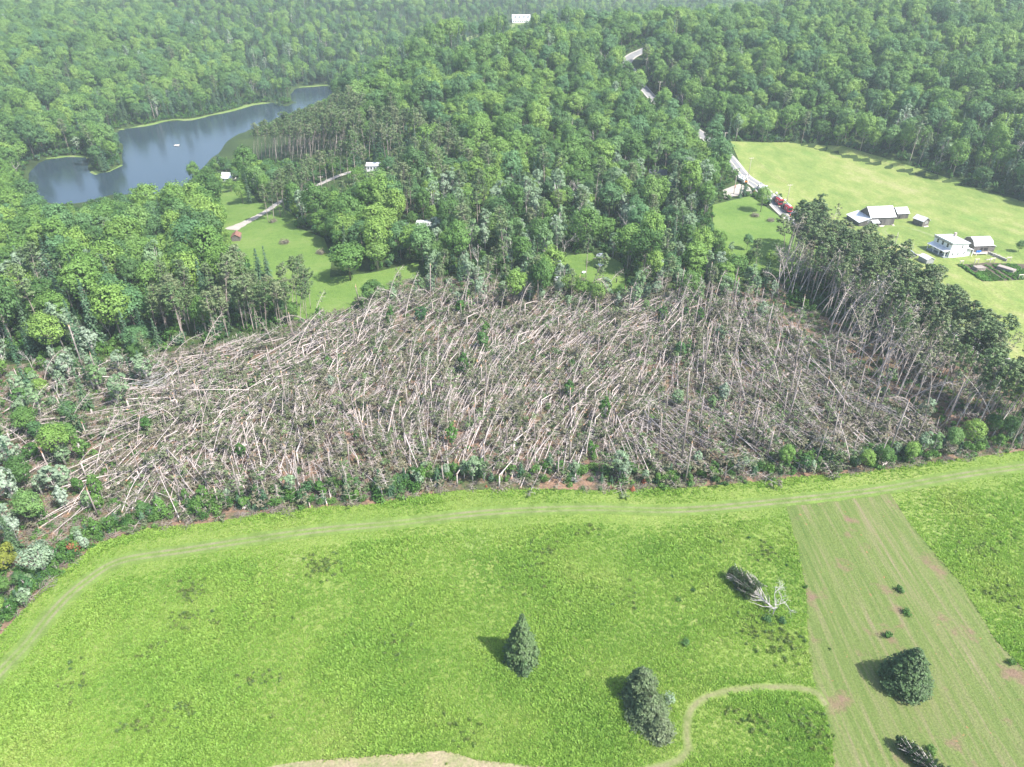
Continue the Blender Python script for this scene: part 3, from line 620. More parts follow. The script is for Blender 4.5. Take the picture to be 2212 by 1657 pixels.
K['rust'] = Kind('dead_red_conifer', 'young conifer', [spruce(990, 2.6, 1.25, 15, 9, .42, .03), spruce(991, 3.4, 1.3, 15, 8, .42, .03)], WL('twig', 'rust'))

# ------------------------------------------------------------------ labels that can be told apart by place
CATALOG = []
def later(o, desc, zone, x, y, z):
    """the label is finished once every thing of its kind is placed"""
    px, py, _ = proj(x, y, z); CATALOG.append((o, desc, zone, float(px), float(py)))
ORD = ['first', 'second', 'third', 'fourth', 'fifth', 'sixth', 'seventh', 'eighth', 'ninth', 'tenth', 'eleventh', 'twelfth', 'thirteenth', 'fourteenth', 'fifteenth', 'sixteenth', 'seventeenth', 'eighteenth', 'nineteenth', 'twentieth']
def finish_labels():
    by = {}
    for c in CATALOG: by.setdefault((c[1], c[2]), []).append(c)
    for (d, zn), l in by.items():
        l.sort(key=lambda c: c[3]); n = len(l)
        for i, c in enumerate(l):
            if n == 1: s = '%s %s' % (d, zn)
            else:
                k = ORD[i] if i < 20 else '%dth' % (i + 1) if (i + 1) % 10 not in (1, 2, 3) else str(i + 1) + ('st', 'nd', 'rd')[(i + 1) % 10 - 1]
                s = '%s %s, %s from left' % (d, zn, k) if i else '%s %s, leftmost' % (d, zn)
            c[0]['label'] = s.replace('from left', 'from the bottom').replace('leftmost', 'topmost') if 'fan of birches' in d else s
# ------------------------------------------------------------------ where things stand
CLEAR = [  # parts of the picture where no treetop may show (pond, lawns, fields, road)
    POND_V,
    [(493, 505), (495, 484), (520, 474), (556, 458), (600, 470), (625, 492), (690, 512), (706, 560), (700, 600), (628, 600), (600, 615), (560, 575), (515, 530)],
    [(470, 398), (512, 398), (535, 424), (540, 452), (520, 474), (497, 484), (492, 450), (475, 425)],
    [(1230, 562), (1290, 552), (1325, 562), (1343, 590), (1340, 612), (1285, 606), (1250, 594)],
    [(1538, 443), (1620, 426), (1659, 453), (1708, 485), (1704, 524), (1675, 541), (1652, 550), (1600, 540), (1564, 492)],
    [(1577, 309), (1708, 311), (1822, 318), (1903, 343), (1985, 369), (2066, 398), (2100, 412), (2225, 455), (2400, 500), (2500, 900), (2211, 830), (2138, 762), (2082, 665), (2046, 622), (1968, 572), (1903, 548), (1854, 512), (1825, 492), (1745, 470), (1720, 475), (1668, 425), (1600, 385), (1590, 335)],
    [(470, 300), (560, 292), (745, 292), (750, 335), (640, 346), (480, 338)], [(700, 600), (712, 590), (800, 590), (905, 568), (905, 590), (800, 615), (760, 640), (700, 660), (650, 660)], [(712, 560), (795, 560), (800, 600), (712, 600)],
    [(1344, 154), (1348, 120), (1376, 104), (1390, 110), (1374, 155)], [(1390, 188), (1415, 212), (1405, 218), (1384, 196)], [(1503, 287), (1524, 289), (1528, 300), (1506, 296)], [(1575, 400), (1600, 378), (1618, 386), (1600, 412), (1560, 412)],
    [(1104, 52), (1104, 34), (1144, 34), (1146, 54), (1110, 60)], [(1184, 40), (1200, 40), (1200, 46), (1184, 46)], [(998, 90), (1010, 80), (1040, 74), (1030, 84)],
    [(472, 372), (500, 372), (500, 396), (472, 396)], [(790, 354), (818, 354), (818, 372), (790, 372)], [(900, 477), (926, 476), (926, 486), (900, 488)], [(870, 488), (884, 486), (884, 498), (870, 498)], [(1400, 368), (1442, 368), (1442, 388), (1400, 388)],
    [(500, 505), (514, 500), (516, 524), (502, 524)],
    [(640, 420), (690, 398), (735, 380), (765, 368), (770, 376), (735, 388), (690, 406), (650, 426)], [(560, 455), (600, 438), (612, 442), (575, 466)],
]
BLOCK_V = [(1735, 640), (1680, 670), (1676, 600), (1700, 545), (1722, 520), (1790, 570), (1890, 640), (1990, 715), (2080, 790), (2180, 860), (2250, 910), (2250, 985), (2100, 960), (2000, 920), (1880, 860), (1800, 760)]
PINEB_V = [(440, 352), (560, 352), (650, 354), (745, 348), (780, 318), (760, 280), (660, 258), (600, 258), (540, 276), (480, 300), (436, 330)]
GROUNDCLEAR = [BLOWW, HAYW, Vp(BLOCK_V), Vp(PINEB_V)] + [Vp(l) for l in LAWNS.values()]
def ok_ground(x, y):
    r = ~inpoly(x, y, POND) & (polydist(x, y, POND) > 4.5)
    for p in GROUNDCLEAR: r &= ~inpoly(x, y, p)
    r &= polydist(x, y, ROADW, False) > 8
    r &= polydist(x, y, DRIVEW, False) > 5
    fl = [flatP(a, b) for a, b in FIELD_V]; r &= ~inpoly(x, y, fl)
    return r
def ok_view(x, y, z, h, spread=3.5):
    r = np.ones(len(x), bool)
    for f in (.15, .45, .75, 1.0):
        a, b, d = proj(x, y, z + h * f); sw = FPX * spread * (1.0 - abs(f - .6) * .8) / d
        for poly in CLEAR:
            for k in (-1, 0, 1): r &= ~inpoly(a + k * sw, b, poly)
    return r
pts = []
for (y0, y1, s) in ((150, 330, 6.6), (330, 560, 7.3), (560, 800, 8.0), (800, 1150, 8.6), (1150, 1650, 10.5), (1650, 2300, 15)):
    yy = np.arange(y0, y1, s); hw = .80 * y1 + 60; xx = np.arange(-hw, hw, s); gx, gy = np.meshgrid(xx, yy); gx = gx + (np.arange(len(yy)) % 2)[:, None] * s / 2
    gx = gx.ravel() + rng.uniform(-.38, .38, gx.size) * s; gy = gy.ravel() + rng.uniform(-.38, .38, gy.size) * s
    k = np.abs(gx) < .80 * gy + 45; pts.append(np.stack([gx[k], gy[k]], 1))
pts = np.concatenate(pts); X, Y = pts[:, 0], pts[:, 1]
k = ok_ground(X, Y); X, Y = X[k], Y[k]; Z = hz(X, Y)
k = ok_view(X, Y, Z, 15.0); k2 = ~k & (Y < 700) & ok_view(X, Y, Z, 7.0, 1.6); SX, SY, SZ = X[k2], Y[k2], Z[k2]; X, Y, Z = X[k], Y[k], Z[k]
px, py, dep = proj(X, Y, Z + 10)
TYPES = ['hard', 'pale', 'spruce', 'pine', 'dead']
ZONES = [
    ([(430, 345), (436, 262), (510, 214), (620, 222), (760, 236), (800, 300), (780, 345), (600, 350)], (0, 0, .05, .95, 0)),
    ([(740, 240), (900, 256), (1000, 290), (990, 420), (1010, 480), (930, 500), (840, 430), (700, 430), (560, 470), (540, 400), (700, 360)], (.22, .05, .12, .60, .01)),
    ([(560, 215), (520, 110), (700, 40), (900, 10), (1100, -40), (1500, -40), (1420, 40), (1200, 62), (1050, 92), (900, 140), (800, 190), (700, 240)], (.36, .02, .60, 0, .02)),
    ([(0, 520), (150, 540), (330, 640), (330, 760), (0, 800)], (.33, .10, .42, .10, .05)),
    ([(330, 620), (480, 590), (680, 610), (820, 590), (820, 680), (640, 730), (330, 740)], (.22, .08, .10, .60, 0)),
    ([(920, 400), (1100, 370), (1500, 360), (1620, 460), (1620, 620), (920, 620)], (.34, .38, .10, .15, .03)),
    ([(1560, 240), (2211, 240), (2300, 440), (2066, 400), (1822, 325), (1580, 312)], (.55, .10, .27, .04, .04)),
    ([(-200, 800), (330, 740), (200, 820), (100, 1000), (-200, 1000)], (.2, .3, .4, .05, .05)),
]
prob = np.tile(np.array([.885, .022, .055, .008, .03]), (len(X), 1))
for zp, pr in ZONES:
    k = inpoly(px, py, zp); prob[k] = pr
k = (Y > 760) & (X > -.42 * Y) & (X < .25 * Y); prob[k] = (.44, .02, .52, 0, .02)
dpd = polydist(X, Y, POND); k = (dpd < 26) & ((X + 282) * (-.84) + (Y - 532) * .54 > -30); prob[k] = (.40, .03, .53, .02, .02)
u = rng.uniform(size=len(X)); ty = (u[:, None] > np.cumsum(prob, 1)).sum(1).clip(0, 4)
# lines of red pine: the block by the pond stands denser
extra = []
def fillpoly(vpoly, s, kinds=None, jit=.3):
    w_ = Vp(vpoly); xs = [p[0] for p in w_]; ys = [p[1] for p in w_]; gx, gy = np.meshgrid(np.arange(min(xs), max(xs), s), np.arange(min(ys), max(ys), s)); gx = gx.ravel() + rng.uniform(-jit, jit, gx.size) * s; gy = gy.ravel() + rng.uniform(-jit, jit, gy.size) * s
    k = inpoly(gx, gy, w_); return gx[k], gy[k]
items = {k: [] for k in TYPES}      # x, y, z, rx, ry, rz, scale, variant, near the eye
for x, y, z, t_, d, qx_ in zip(X, Y, Z, ty, dep, px):
    if 900 < qx_ < 1560 and y < 315 and rng.uniform() < .38: continue
    kd = TYPES[t_]; nv = len(K[kd].full); v = int(rng.integers(nv)); sc = rng.uniform(.70, 1.22) * (.85 if y > 850 else 1)
    if kd == 'hard' and rng.uniform() < .18: sc *= .8
    if kd == 'pine': sc *= 1.0
    items[kd].append((x, y, z, 0, 0, rng.uniform(0, 6.28), sc, v, d))
for x, y, z in zip(SX, SY, SZ): kd = str(rng.choice(['hard', 'spruce', 'pale'], p=[.7, .2, .1])); items[kd].append((x, y, z, 0, 0, rng.uniform(0, 6.28), rng.uniform(.36, .5), int(rng.integers(len(K[kd].full))), proj(x, y, z)[2]))
# pine block by the pond, leaning downwind (to the right)
gx, gy = fillpoly(PINEB_V, 4.2)
gz = hz(gx, gy); kk = (polydist(gx, gy, POND) > 4) & ~inpoly(gx, gy, POND)
for f_ in (10, 15, 18): kk &= ~inpoly(*proj(gx, gy, gz + f_)[:2], POND_V)
items['tallpine'] = []
for x, y, z in zip(gx[kk], gy[kk], gz[kk]): items['tallpine'].append((x, y, z, 0, 0, rng.normal() * .5, rng.uniform(.78, .94), int(rng.choice(5, p=[.3, .2, .2, .1, .2])), proj(x, y, z)[2]))
# avenue of pines along the drive
rowpts = [(606, 468), (616, 464), (628, 460), (640, 455), (652, 449), (664, 443), (592, 475), (580, 481), (655, 425), (668, 418), (681, 413), (694, 407), (707, 402), (722, 396), (737, 388), (752, 383), (640, 436), (628, 443), (612, 449), (600, 455)]
for a, b in rowpts: p = P(a, b); items['pine'].append((p.x, p.y, p.z, 0, 0, rng.normal() * .6, rng.uniform(.78, .95), int(rng.integers(6)), proj(*p)[2]))
for a, b in ((637, 637), (652, 640), (662, 634)): p = P(a, b); items['pine'].append((p.x, p.y, p.z, 0, 0, rng.uniform(0, 6), .72, int(rng.integers(6)), 0))
# pine belt between the blow down and the left wood
gx, gy = fillpoly([(340, 745), (480, 735), (620, 720), (690, 690), (690, 650), (640, 655), (480, 690), (340, 700)], 4.4)
for x, y in zip(gx, gy): items['pine'].append((x, y, hz1(x, y), 0, 0, rng.normal() * .7, rng.uniform(.62, .85), int(rng.integers(6)), proj(x, y, 0)[2]))
lonely = [('hard', 757, 606, (1.5, 1.45, .98), 0), ('spruce', 562, 600, 1.0, 1), ('spruce', 580, 600, .8, 2), ('hard', 428, 414, .8, 3), ('spruce', 385, 412, .55, 1), ('hard', 525, 440, .62, 2), ('spruce', 541, 440, .85, 3), ('hard', 475, 414, .62, 1), ('hard', 500, 415, .5, 4), ('hard', 1642, 458, .72, 5),
          ('spruce', 1605, 424, .62, 0), ('spruce', 1597, 428, .5, 1), ('hard', 1682, 437, .25, 3), ('hard', 1612, 540, .42, 1), ('hard', 2198, 545, .36, 2), ('pine', 1265, 600, .85, 0), ('hard', 640, 470, .4, 2), ('spruce', 230, 368, 1.1, 2), ('spruce', 222, 370, .8, 1), ('hard', 215, 368, .9, 3), ('spruce', 604, 232, .8, 2), ('spruce', 596, 230, .7, 1)]
for kd, a, b, sc, v in lonely: p = P(a, b); items[kd].append((p.x, p.y, p.z, 0, 0, rng.uniform(0, 6), sc, v, 1))
# the standing pines at the right, many bowed by the wind
leanit = []
gx, gy = fillpoly(BLOCK_V, 3.3)
rd = polydist(gx, gy, ROADW, False)
for x, y, d in zip(gx, gy, rd):
    if d < 6.5: continue
    a, b, dd = proj(x, y, 0); fr = (rng.uniform() < .92) if d < 27 else (rng.uniform() < .80)
    if not fr: continue
    if a > 1960 and d > 25 and rng.uniform() < .2: continue
    rz = rng.normal(.35, .7) + (math.pi if rng.uniform() < .12 else 0)
    if 2118 < a < 2230 and b > 775 and b < 880: continue
    if rng.uniform() < (.10 if d < 24 else .50 if d < 30 else .95): leanit.append((x, y, hz1(x, y), 0, 0, rz, rng.uniform(.82, 1.15), int(rng.choice([0, 0, 1, 2, 4, 5, 5, 6, 3])), dd))
    else: items['pine'].append((x, y, hz1(x, y), 0, 0, rz, rng.uniform(.86, 1.08), int(rng.integers(6)), dd))
for a, b in ((2085, 800), (2110, 812), (2180, 860), (2200, 880), (2060, 770), (2140, 800), (2150, 806)): p = P(a, b); leanit.append((p.x, p.y, p.z, 0, 0, .2, .75, int(rng.choice([0, 5])), 200))
# ---- the blow down: direction field read off the picture (degrees, up from the right)
DF = [(60, 900, 20), (120, 1050, 25), (300, 880, 8), (450, 800, 12), (600, 780, 22), (330, 1010, 40), (420, 1080, -55), (560, 960, 60), (560, 1060, -70), (700, 900, 70), (760, 960, -58), (860, 1000, -62), (900, 840, 62), (980, 700, 50), (1000, 780, 60), (1060, 980, 65),
      (1150, 880, 50), (1200, 780, 45), (1250, 700, 35), (1380, 690, 22), (1450, 640, 25), (1100, 1040, 60), (1250, 980, 55), (1350, 850, 52), (1300, 1000, -60), (1420, 1020, -45), (1500, 960, -42), (1600, 850, -40), (1650, 950, -40), (1750, 850, -45), (1850, 950, -40), (1500, 760, 75), (1620, 720, -70), (1950, 900, -42), (2100, 930, -40), (760, 700, 40), (860, 640, 20), (100, 800, 10)]
DFa = np.array(DF, float)
def fdir(a, b):
    w_ = 1 / (((DFa[:, 0] - a) / 1.3) ** 2 + (DFa[:, 1] - b) ** 2 + 900) ** 1.6; th = np.radians(DFa[:, 2]) * 2
    c, s = (w_ * np.cos(th)).sum(), (w_ * np.sin(th)).sum(); coh = math.hypot(c, s) / w_.sum(); return math.atan2(s, c) / 2, coh
falls, snags, hinges = [], [], []
CORE_V = [(0, 860), (120, 830), (250, 790), (420, 765), (600, 740), (700, 690), (850, 640), (960, 640), (1100, 650), (1250, 640), (1400, 640), (1560, 640), (1700, 700), (1820, 790), (1960, 880), (2060, 950), (2000, 995), (1850, 1015), (1650, 1035), (1500, 1045), (1250, 1050), (1000, 1052), (800, 1080), (560, 1100), (330, 1115), (200, 1130), (100, 1060), (0, 1000)]
gx, gy = fillpoly(CORE_V, 2.8, jit=.45)
for x, y in zip(gx, gy):
    z = hz1(x, y); a, b, dd = [float(q) for q in proj(x, y, z)]; th, coh = fdir(a, b)
    left = 1 - float(ss(a, 150, 420)); dens = .88 * (1 - .62 * left) * (1 - .35 * float(ss(a, 1800, 2050)))
    if math.sin(x / 13 + 1) * math.sin(y / 11 + x / 29) > .72: dens *= .35
    if rng.uniform() > dens: continue
    th += rng.normal() * (.09 + .30 * (1 - coh)) + (math.pi if rng.uniform() < .25 else 0)
    q1, q2 = flatP(a, b), flatP(a + 30 * math.cos(th), b - 30 * math.sin(th)); rz = math.atan2(q2[1] - q1[1], q2[0] - q1[0])
    v = int(rng.choice(8, p=[.17, .08, .16, .12, .15, .08, .15, .09])); L0 = (18, 19, 21, 18, 16, 20, 22, 13)[v]; sc = rng.uniform(.85, 1.15); lift = abs(rng.normal()) * .6
    pit = -abs(rng.normal()) * .035 if rng.uniform() < .7 else -rng.uniform(.05, .28)
    x0, y0 = x - math.cos(rz) * L0 * .5, y - math.sin(rz) * L0 * .5
    fa_, fb_, _ = proj(x0 + math.cos(rz) * L0, y0 + math.sin(rz) * L0, 0)
    if inpoly([x0], [y0], BLOWW)[0] and inpoly([x0 + math.cos(rz) * L0 * .92], [y0 + math.sin(rz) * L0 * .92], BLOWW)[0]:
        if rng.uniform() < .07: hinges.append((x0, y0, z, 0, 0, rz, sc, int(rng.integers(3)), dd))
        else: falls.append((x0, y0, z + lift, 0, pit, rz, sc, v, dd))
    if rng.uniform() < .19: snags.append((x + rng.normal(), y + rng.normal(), z, 0, 0, rng.uniform(0, 6.3), rng.uniform(.75, 1.2), int(rng.choice(8, p=[.28, .24, .15, .07, .1, .12, .02, .02])), dd))
    if rng.uniform() < (.055 + .08 * left + .05 * (b < 700)) and b > 640: leanit.append((x, y, z, 0, 0, rz, rng.uniform(.55, .9), int(rng.choice([2, 3, 6, 4, 0])), dd))
    if a > 1450 and rng.uniform() < .12: snags.append((x + 1.5, y, z, 0, 0, rng.uniform(0, 6.3), rng.uniform(.8, 1.3), int(rng.choice([2, 3, 3, 6])), dd))
# battered survivors: the upper strip and the left end of the wreckage
for vp, s_, kinds, pk in (([(840, 600), (1100, 590), (1230, 615), (1290, 640), (1345, 640), (1420, 610), (1560, 600), (1690, 610), (1660, 660), (1400, 680), (1150, 670), (960, 665), (830, 660), (700, 690), (660, 670)], 5.6, ['pale', 'hard', 'pine', 'dead', 'spruce'], [.44, .26, .16, .08, .06]), ([(-200, 830), (150, 770), (330, 765), (380, 830), (230, 900), (150, 1000), (120, 1100), (60, 1180), (-60, 1300), (-200, 1350)], 6.6, ['pale', 'hard', 'spruce', 'dead', 'pine'], [.42, .18, .2, .1, .1])):
    gx, gy = fillpoly(vp, s_, jit=.45); gz = hz(gx, gy); kk = ok_view(gx, gy, gz, 7.0, 1.5)
    for x, y, z in zip(gx[kk], gy[kk], gz[kk]):
        if rng.uniform() < .12: continue
        kd = str(rng.choice(kinds, p=pk)); sc = rng.uniform(.36, .86) * (1.25 if kd == 'pine' else 1); items[kd].append((x, y, z, 0, rng.uniform(0, .35) * (rng.uniform() < .5), rng.uniform(0, 6.3), sc, int(rng.integers(len(K[kd].full))), proj(x, y, z)[2]))
# ---- labels
def zone(a, b):
    c = ['beyond the left frame edge', 'at the far left', 'left of the lawn spruces', 'below the big round tree', 'left of centre', 'below the small clearing', 'right of centre', 'below the standing pines', 'at the far right'][int(np.clip((a + 250) // 280, 0, 8))]
    r = 'deep in the wreckage' if b < 780 else 'midway down the wreckage' if b < 880 else 'low in the wreckage' if b < 970 else 'near the farm track'
    return r + ' ' + c if False else c + ', ' + r
SH = {'hard': ['broad domed', 'tall rounded', 'wide spreading', 'full crowned'], 'pale': ['slim silvery', 'pale twin stemmed', 'tall silvery', 'bushy silvery'], 'spruce': ['slim dark', 'pointed dark', 'tall narrow', 'tall pointed', 'narrow dark'], 'pine': ['straight bare trunked', 'slightly bowed', 'leaning bare trunked', 'slender', 'bowed', 'tall bare trunked'], 'dead': ['bare grey', 'leafless grey', 'twiggy grey'], 'tallpine': ['tall straight', 'tall leaning', 'tall bowed', 'toppling tall', 'tall slim'],
      'lean': ['bowed', 'strongly leaning', 'bent over', 'hard leaning', 'arched', 'upright damaged', 'toppling'], 'fall': ['battered', 'curved uprooted', 'long bare', 'bowed twiggy', 'stripped', 'uprooted bowed', 'long', 'short bare'], 'hinge': ['low snapped', 'high snapped', 'short snapped'], 'snag': ['low', 'mid height', 'tall', 'tall twiggy', 'leaning', 'stubby', 'pole like', 'towering twiggy'],
      'shrub': ['small green', 'round green', 'large green', 'tall green'], 'sapling': ['small leafy', 'silvery leafy', 'taller leafy'], 'fir': ['little', 'knee high', 'taller'], 'rust': ['small rusty', 'tall rusty']}
def fzone(a, b):
    if b < 200 and a < 620: r = 'on the left hillside'
    elif b < 235 and 620 <= a < 1000: r = 'in the valley wood beyond the pond'
    elif a < 700 and b < 345: r = 'beside the pond'
    elif a >= 1480 and b < 440: r = 'on the right hillside' if b < 240 else 'along the hayfield edge'
    elif a >= 1000 and b < 300: r = 'on the central ridge'
    elif 690 <= a < 1000 and b < 420: r = 'in the wood below the pond end'
    elif 1000 <= a < 1480 and b < 440: r = 'on the near side of the ridge'
    elif a < 480: r = 'in the left wood above the wreckage' if b > 560 else 'in the left wood below the pond'
    elif a < 860: r = 'around the gravel drive lawn'
    elif a < 1250: r = 'behind the small clearing'
    elif a < 1690: r = 'between the clearing and the roadside lawn'
    else: r = 'in the standing pine block'
    return r + [' upper part', ' middle', ' lower part'][int(b // 45) % 3]
NOUN = {'hard': 'green tree', 'pale': 'tree', 'spruce': 'spruce', 'pine': 'pine', 'tallpine': 'pine', 'dead': 'tree', 'lean': 'pine', 'fall': 'fallen pine', 'hinge': 'pine', 'snag': 'broken trunk', 'shrub': 'shrub', 'sapling': 'young tree', 'fir': 'young conifer', 'rust': 'dead conifer'}
GRP = {'hard': 'green broadleaf trees of the woods', 'pale': 'silvery trees with wind turned leaves', 'spruce': 'spruces of the woods', 'pine': 'standing red pines', 'tallpine': 'tall pines in the block beside the pond', 'dead': 'leafless grey trees', 'lean': 'pines bent by the storm', 'fall': 'pines thrown down by the storm', 'hinge': 'snapped pines still hanging on their stumps', 'snag': 'snapped off pine trunks', 'shrub': 'shrubs along the field edge', 'sapling': 'young trees along the field edge', 'fir': 'young conifers', 'rust': 'rusty dead conifers'}
MASS = {'hard': ('broadleaf_forest', 'countless green broadleaf trees covering the hills'), 'pale': ('silvery_forest', 'remaining silvery trees in the woods'), 'spruce': ('spruce_forest', 'countless dark spruces in the valley and round the pond'), 'pine': ('pine_forest', 'remaining pines massed by the pond and ridge'), 'dead': ('bare_trees_forest', 'remaining leafless grey trees on the hills'), 'tallpine': ('pine_block', 'remaining tall bare trunked pines of the block beside the pond'), 'fall': ('fallen_timber', 'remaining fallen pines further back in the wreckage'), 'snag': ('broken_trunks', 'remaining snapped trunks further back in the wreckage'), 'lean': ('bent_pines', 'remaining bent pines in the standing block')}
def vsc(kd, it):
    s = it[6]
    if isinstance(s, tuple): return s
    if kd not in ('hard', 'pale', 'spruce', 'shrub', 'sapling'): return (s, s, s)
    a = math.sin(it[0] * 12.9 + it[1] * 7.3); b = math.sin(it[0] * 5.1 - it[1] * 9.7); return (s * (1 + .18 * a), s * (1 - .14 * a), s * (1 + .16 * b))
def plant(kd, its, limit=300, whole=False, zf=None, h=8):
    a = np.array([i[:3] for i in its]); qx, qy, qd = proj(a[:, 0], a[:, 1], a[:, 2] + h * .5)
    vis = (qx > -40) & (qx < PW + 40) & (qy > -30) & (qy < PH + 30); key = np.where(vis, qd, qd + 5000)
    order = np.argsort(key); rest = []
    for n_, j in enumerate(order):
        it = its[j]
        if n_ < limit and vis[j]:
            lab = SH[kd][it[7] % len(SH[kd])] + ' ' + NOUN[kd]
            o = (K[kd].placewhole if whole else K[kd].place)(it[7], it[:3], it[3:6], vsc(kd, it), lab, GRP[kd]); 
            if zf is None: zz = zone(qx[j], qy[j]) if kd in ('fall', 'hinge', 'snag', 'lean') else fzone(qx[j], qy[j])
            else: zz = zf(qx[j], qy[j])
            later(o, lab, zz, it[0], it[1], it[2] + h * .5)
        else: rest.append(it)
    if len(rest) and kd in MASS:
        r = np.array(rest, float); scatter(MASS[kd][0], K[kd].full, r[:, :3], r[:, 3:6], np.array([vsc(kd, q) for q in rest]), r[:, 7], MASS[kd][1])
    print(kd, len(its), len(rest))
plant('hard', items['hard'], h=12); plant('pale', items['pale'], h=10); plant('spruce', items['spruce'], h=10); plant('pine', items['pine'], 235, h=16); plant('dead', items['dead'], 120, h=8); plant('tallpine', items['tallpine'], 60, h=20)
plant('lean', leanit, h=12); plant('fall', falls, h=0); plant('snag', snags, h=5); plant('hinge', hinges, 200, h=2)

# ---- understorey closing the woods towards the open ground
def wood_under():
    yy = np.arange(140, 640, 3.4); gx, gy = np.meshgrid(np.arange(-520, 520, 3.4), yy); gx = gx.ravel() + rng.uniform(-1.6, 1.6, gx.size); gy = gy.ravel() + rng.uniform(-1.6, 1.6, gy.size)
    k = np.abs(gx) < .78 * gy + 40; gx, gy = gx[k], gy[k]
    k = ~inpoly(gx, gy, POND) & (polydist(gx, gy, POND) > 2) & (polydist(gx, gy, ROADW, False) > 5.5) & (polydist(gx, gy, DRIVEW, False) > 3)
    for p_ in [BLOWW, HAYW] + [Vp(l) for l in LAWNS.values()]: k &= ~inpoly(gx, gy, p_)
    k &= ~inpoly(gx, gy, [flatP(a, b) for a, b in FIELD_V]); gx, gy = gx[k], gy[k]; gz = hz(gx, gy); k = ok_view(gx, gy, gz, 3.0, 1.0); return gx[k], gy[k], gz[k]
gx, gy, gz = wood_under(); n = len(gx); print('under', n)
um = [bush(1400 + i, 1.9, 3.0 + .7 * i, 150, .62, 7).mesh('understorey', WL('twig', 'shrub')) for i in range(3)] + [bush(1410, 1.7, 3.4, 130, .6, 7).mesh('understorey', WL('twig', 'spruce'))]
scatter('woodland_undergrowth', um, np.column_stack([gx, gy, gz]), np.column_stack([0 * gx, 0 * gx, rng.uniform(0, 6.3, n)]), rng.uniform(.5, 1.25, n), rng.integers(0, 4, n), 'leafy bushes and saplings filling the woods below the trees')
# ---- slash on the plantation floor
def heap(i):
    global rng; rng = np.random.default_rng(1200 + i); mb = MB()
    for k in range(26):
        a = rng.uniform(0, 6.3); l = rng.uniform(.8, 2.2); b = rng.normal(size=3) * .5; b[2] = abs(b[2]) * .5 + .1; e = b + np.array([math.cos(a) * l, math.sin(a) * l, rng.uniform(-.1, .7)]); e[2] = max(.05, e[2]); mb.tube([b, (b + e) / 2 + (0, 0, .12), e], [.04, .03, .012], 3, 0, False, False)
    if i % 2 == 0:
        q = unit(46); c = q * (1.7, 1.7, .5); c[:, 2] = abs(c[:, 2]) + .15; mb.quads(cards(c, q * .4 + (0, 0, .9) + rng.normal(size=q.shape) * .35, .42, .6), 1)
    return mb
hp = [heap(i).mesh('slash', WL('twig', 'dull')) for i in range(4)] + [heap(i + 6).mesh('slash', WL('twig', 'pine')) for i in range(2)]
gm = [bush(1300 + i, 1.4, .9, 130, .34, 6).mesh('brush', WL('twig', 'shrub')) for i in range(3)]
gx, gy = fillpoly(BLOW_V, 2.5, jit=.5); n = len(gx); gz = hz(gx, gy)
pat = np.sin(gx / 9 + 2 * np.sin(gy / 14)) * np.sin(gy / 7.5 + gx / 23); qa, qb, _ = proj(gx, gy, gz)
k = (pat > -.62) | (qb < 700) | (qa < 250); gx, gy, gz, qa, qb, pat = [q[k] for q in (gx, gy, gz, qa, qb, pat)]; n = len(gx)
scatter('slash_debris', hp, np.column_stack([gx, gy, gz]), np.column_stack([np.zeros(n), np.zeros(n), rng.uniform(0, 6.3, n)]), rng.uniform(.6, 1.25, n), rng.integers(0, 6, n), 'broken tops, twigs and torn needles littering the ground')
gx, gy = fillpoly(BLOW_V, 2.6, jit=.5); gz = hz(gx, gy); pat = np.sin(gx / 17 + 1.3 * np.sin(gy / 19) + 2) * np.sin(gy / 13 + gx / 31); qa, qb, _ = proj(gx, gy, gz)
k = (pat > .30) | (rng.uniform(size=len(gx)) < .22) | ((qa < 330) & (rng.uniform(size=len(gx)) < .8)) | ((qa > 1500) & (rng.uniform(size=len(gx)) < .5)) | ((qb < 700) & (rng.uniform(size=len(gx)) < .6)); gx, gy, gz = gx[k], gy[k], gz[k]; n = len(gx)
scatter('undergrowth', gm, np.column_stack([gx, gy, gz]), np.column_stack([np.zeros(n), np.zeros(n), rng.uniform(0, 6.3, n)]), rng.uniform(.5, 1.3, n), rng.integers(0, 3, n), 'green brush growing between the fallen trunks')
# silvery and green survivors inside the wreckage
surv = []
for _ in range(90):
    a = rng.uniform(20, 2150); b = rng.uniform(640, 1000)
    if inpoly([a], [b], CORE_V)[0] and (b < 720 or rng.uniform() < .4): p = P(a, b); surv.append((p.x, p.y, p.z, 0, 0, rng.uniform(0, 6), rng.uniform(.8, 1.6), int(rng.integers(3)), 1))
for a in list(range(-40, 240, 22)):
    for b in (820, 880, 940, 1000, 1060, 1120):
        if rng.uniform() < .5: p = P(a + rng.uniform(-10, 10), b + rng.uniform(-20, 20)); surv.append((p.x, p.y, p.z, 0, 0, rng.uniform(0, 6), rng.uniform(.8, 1.7), int(rng.integers(3)), 1))
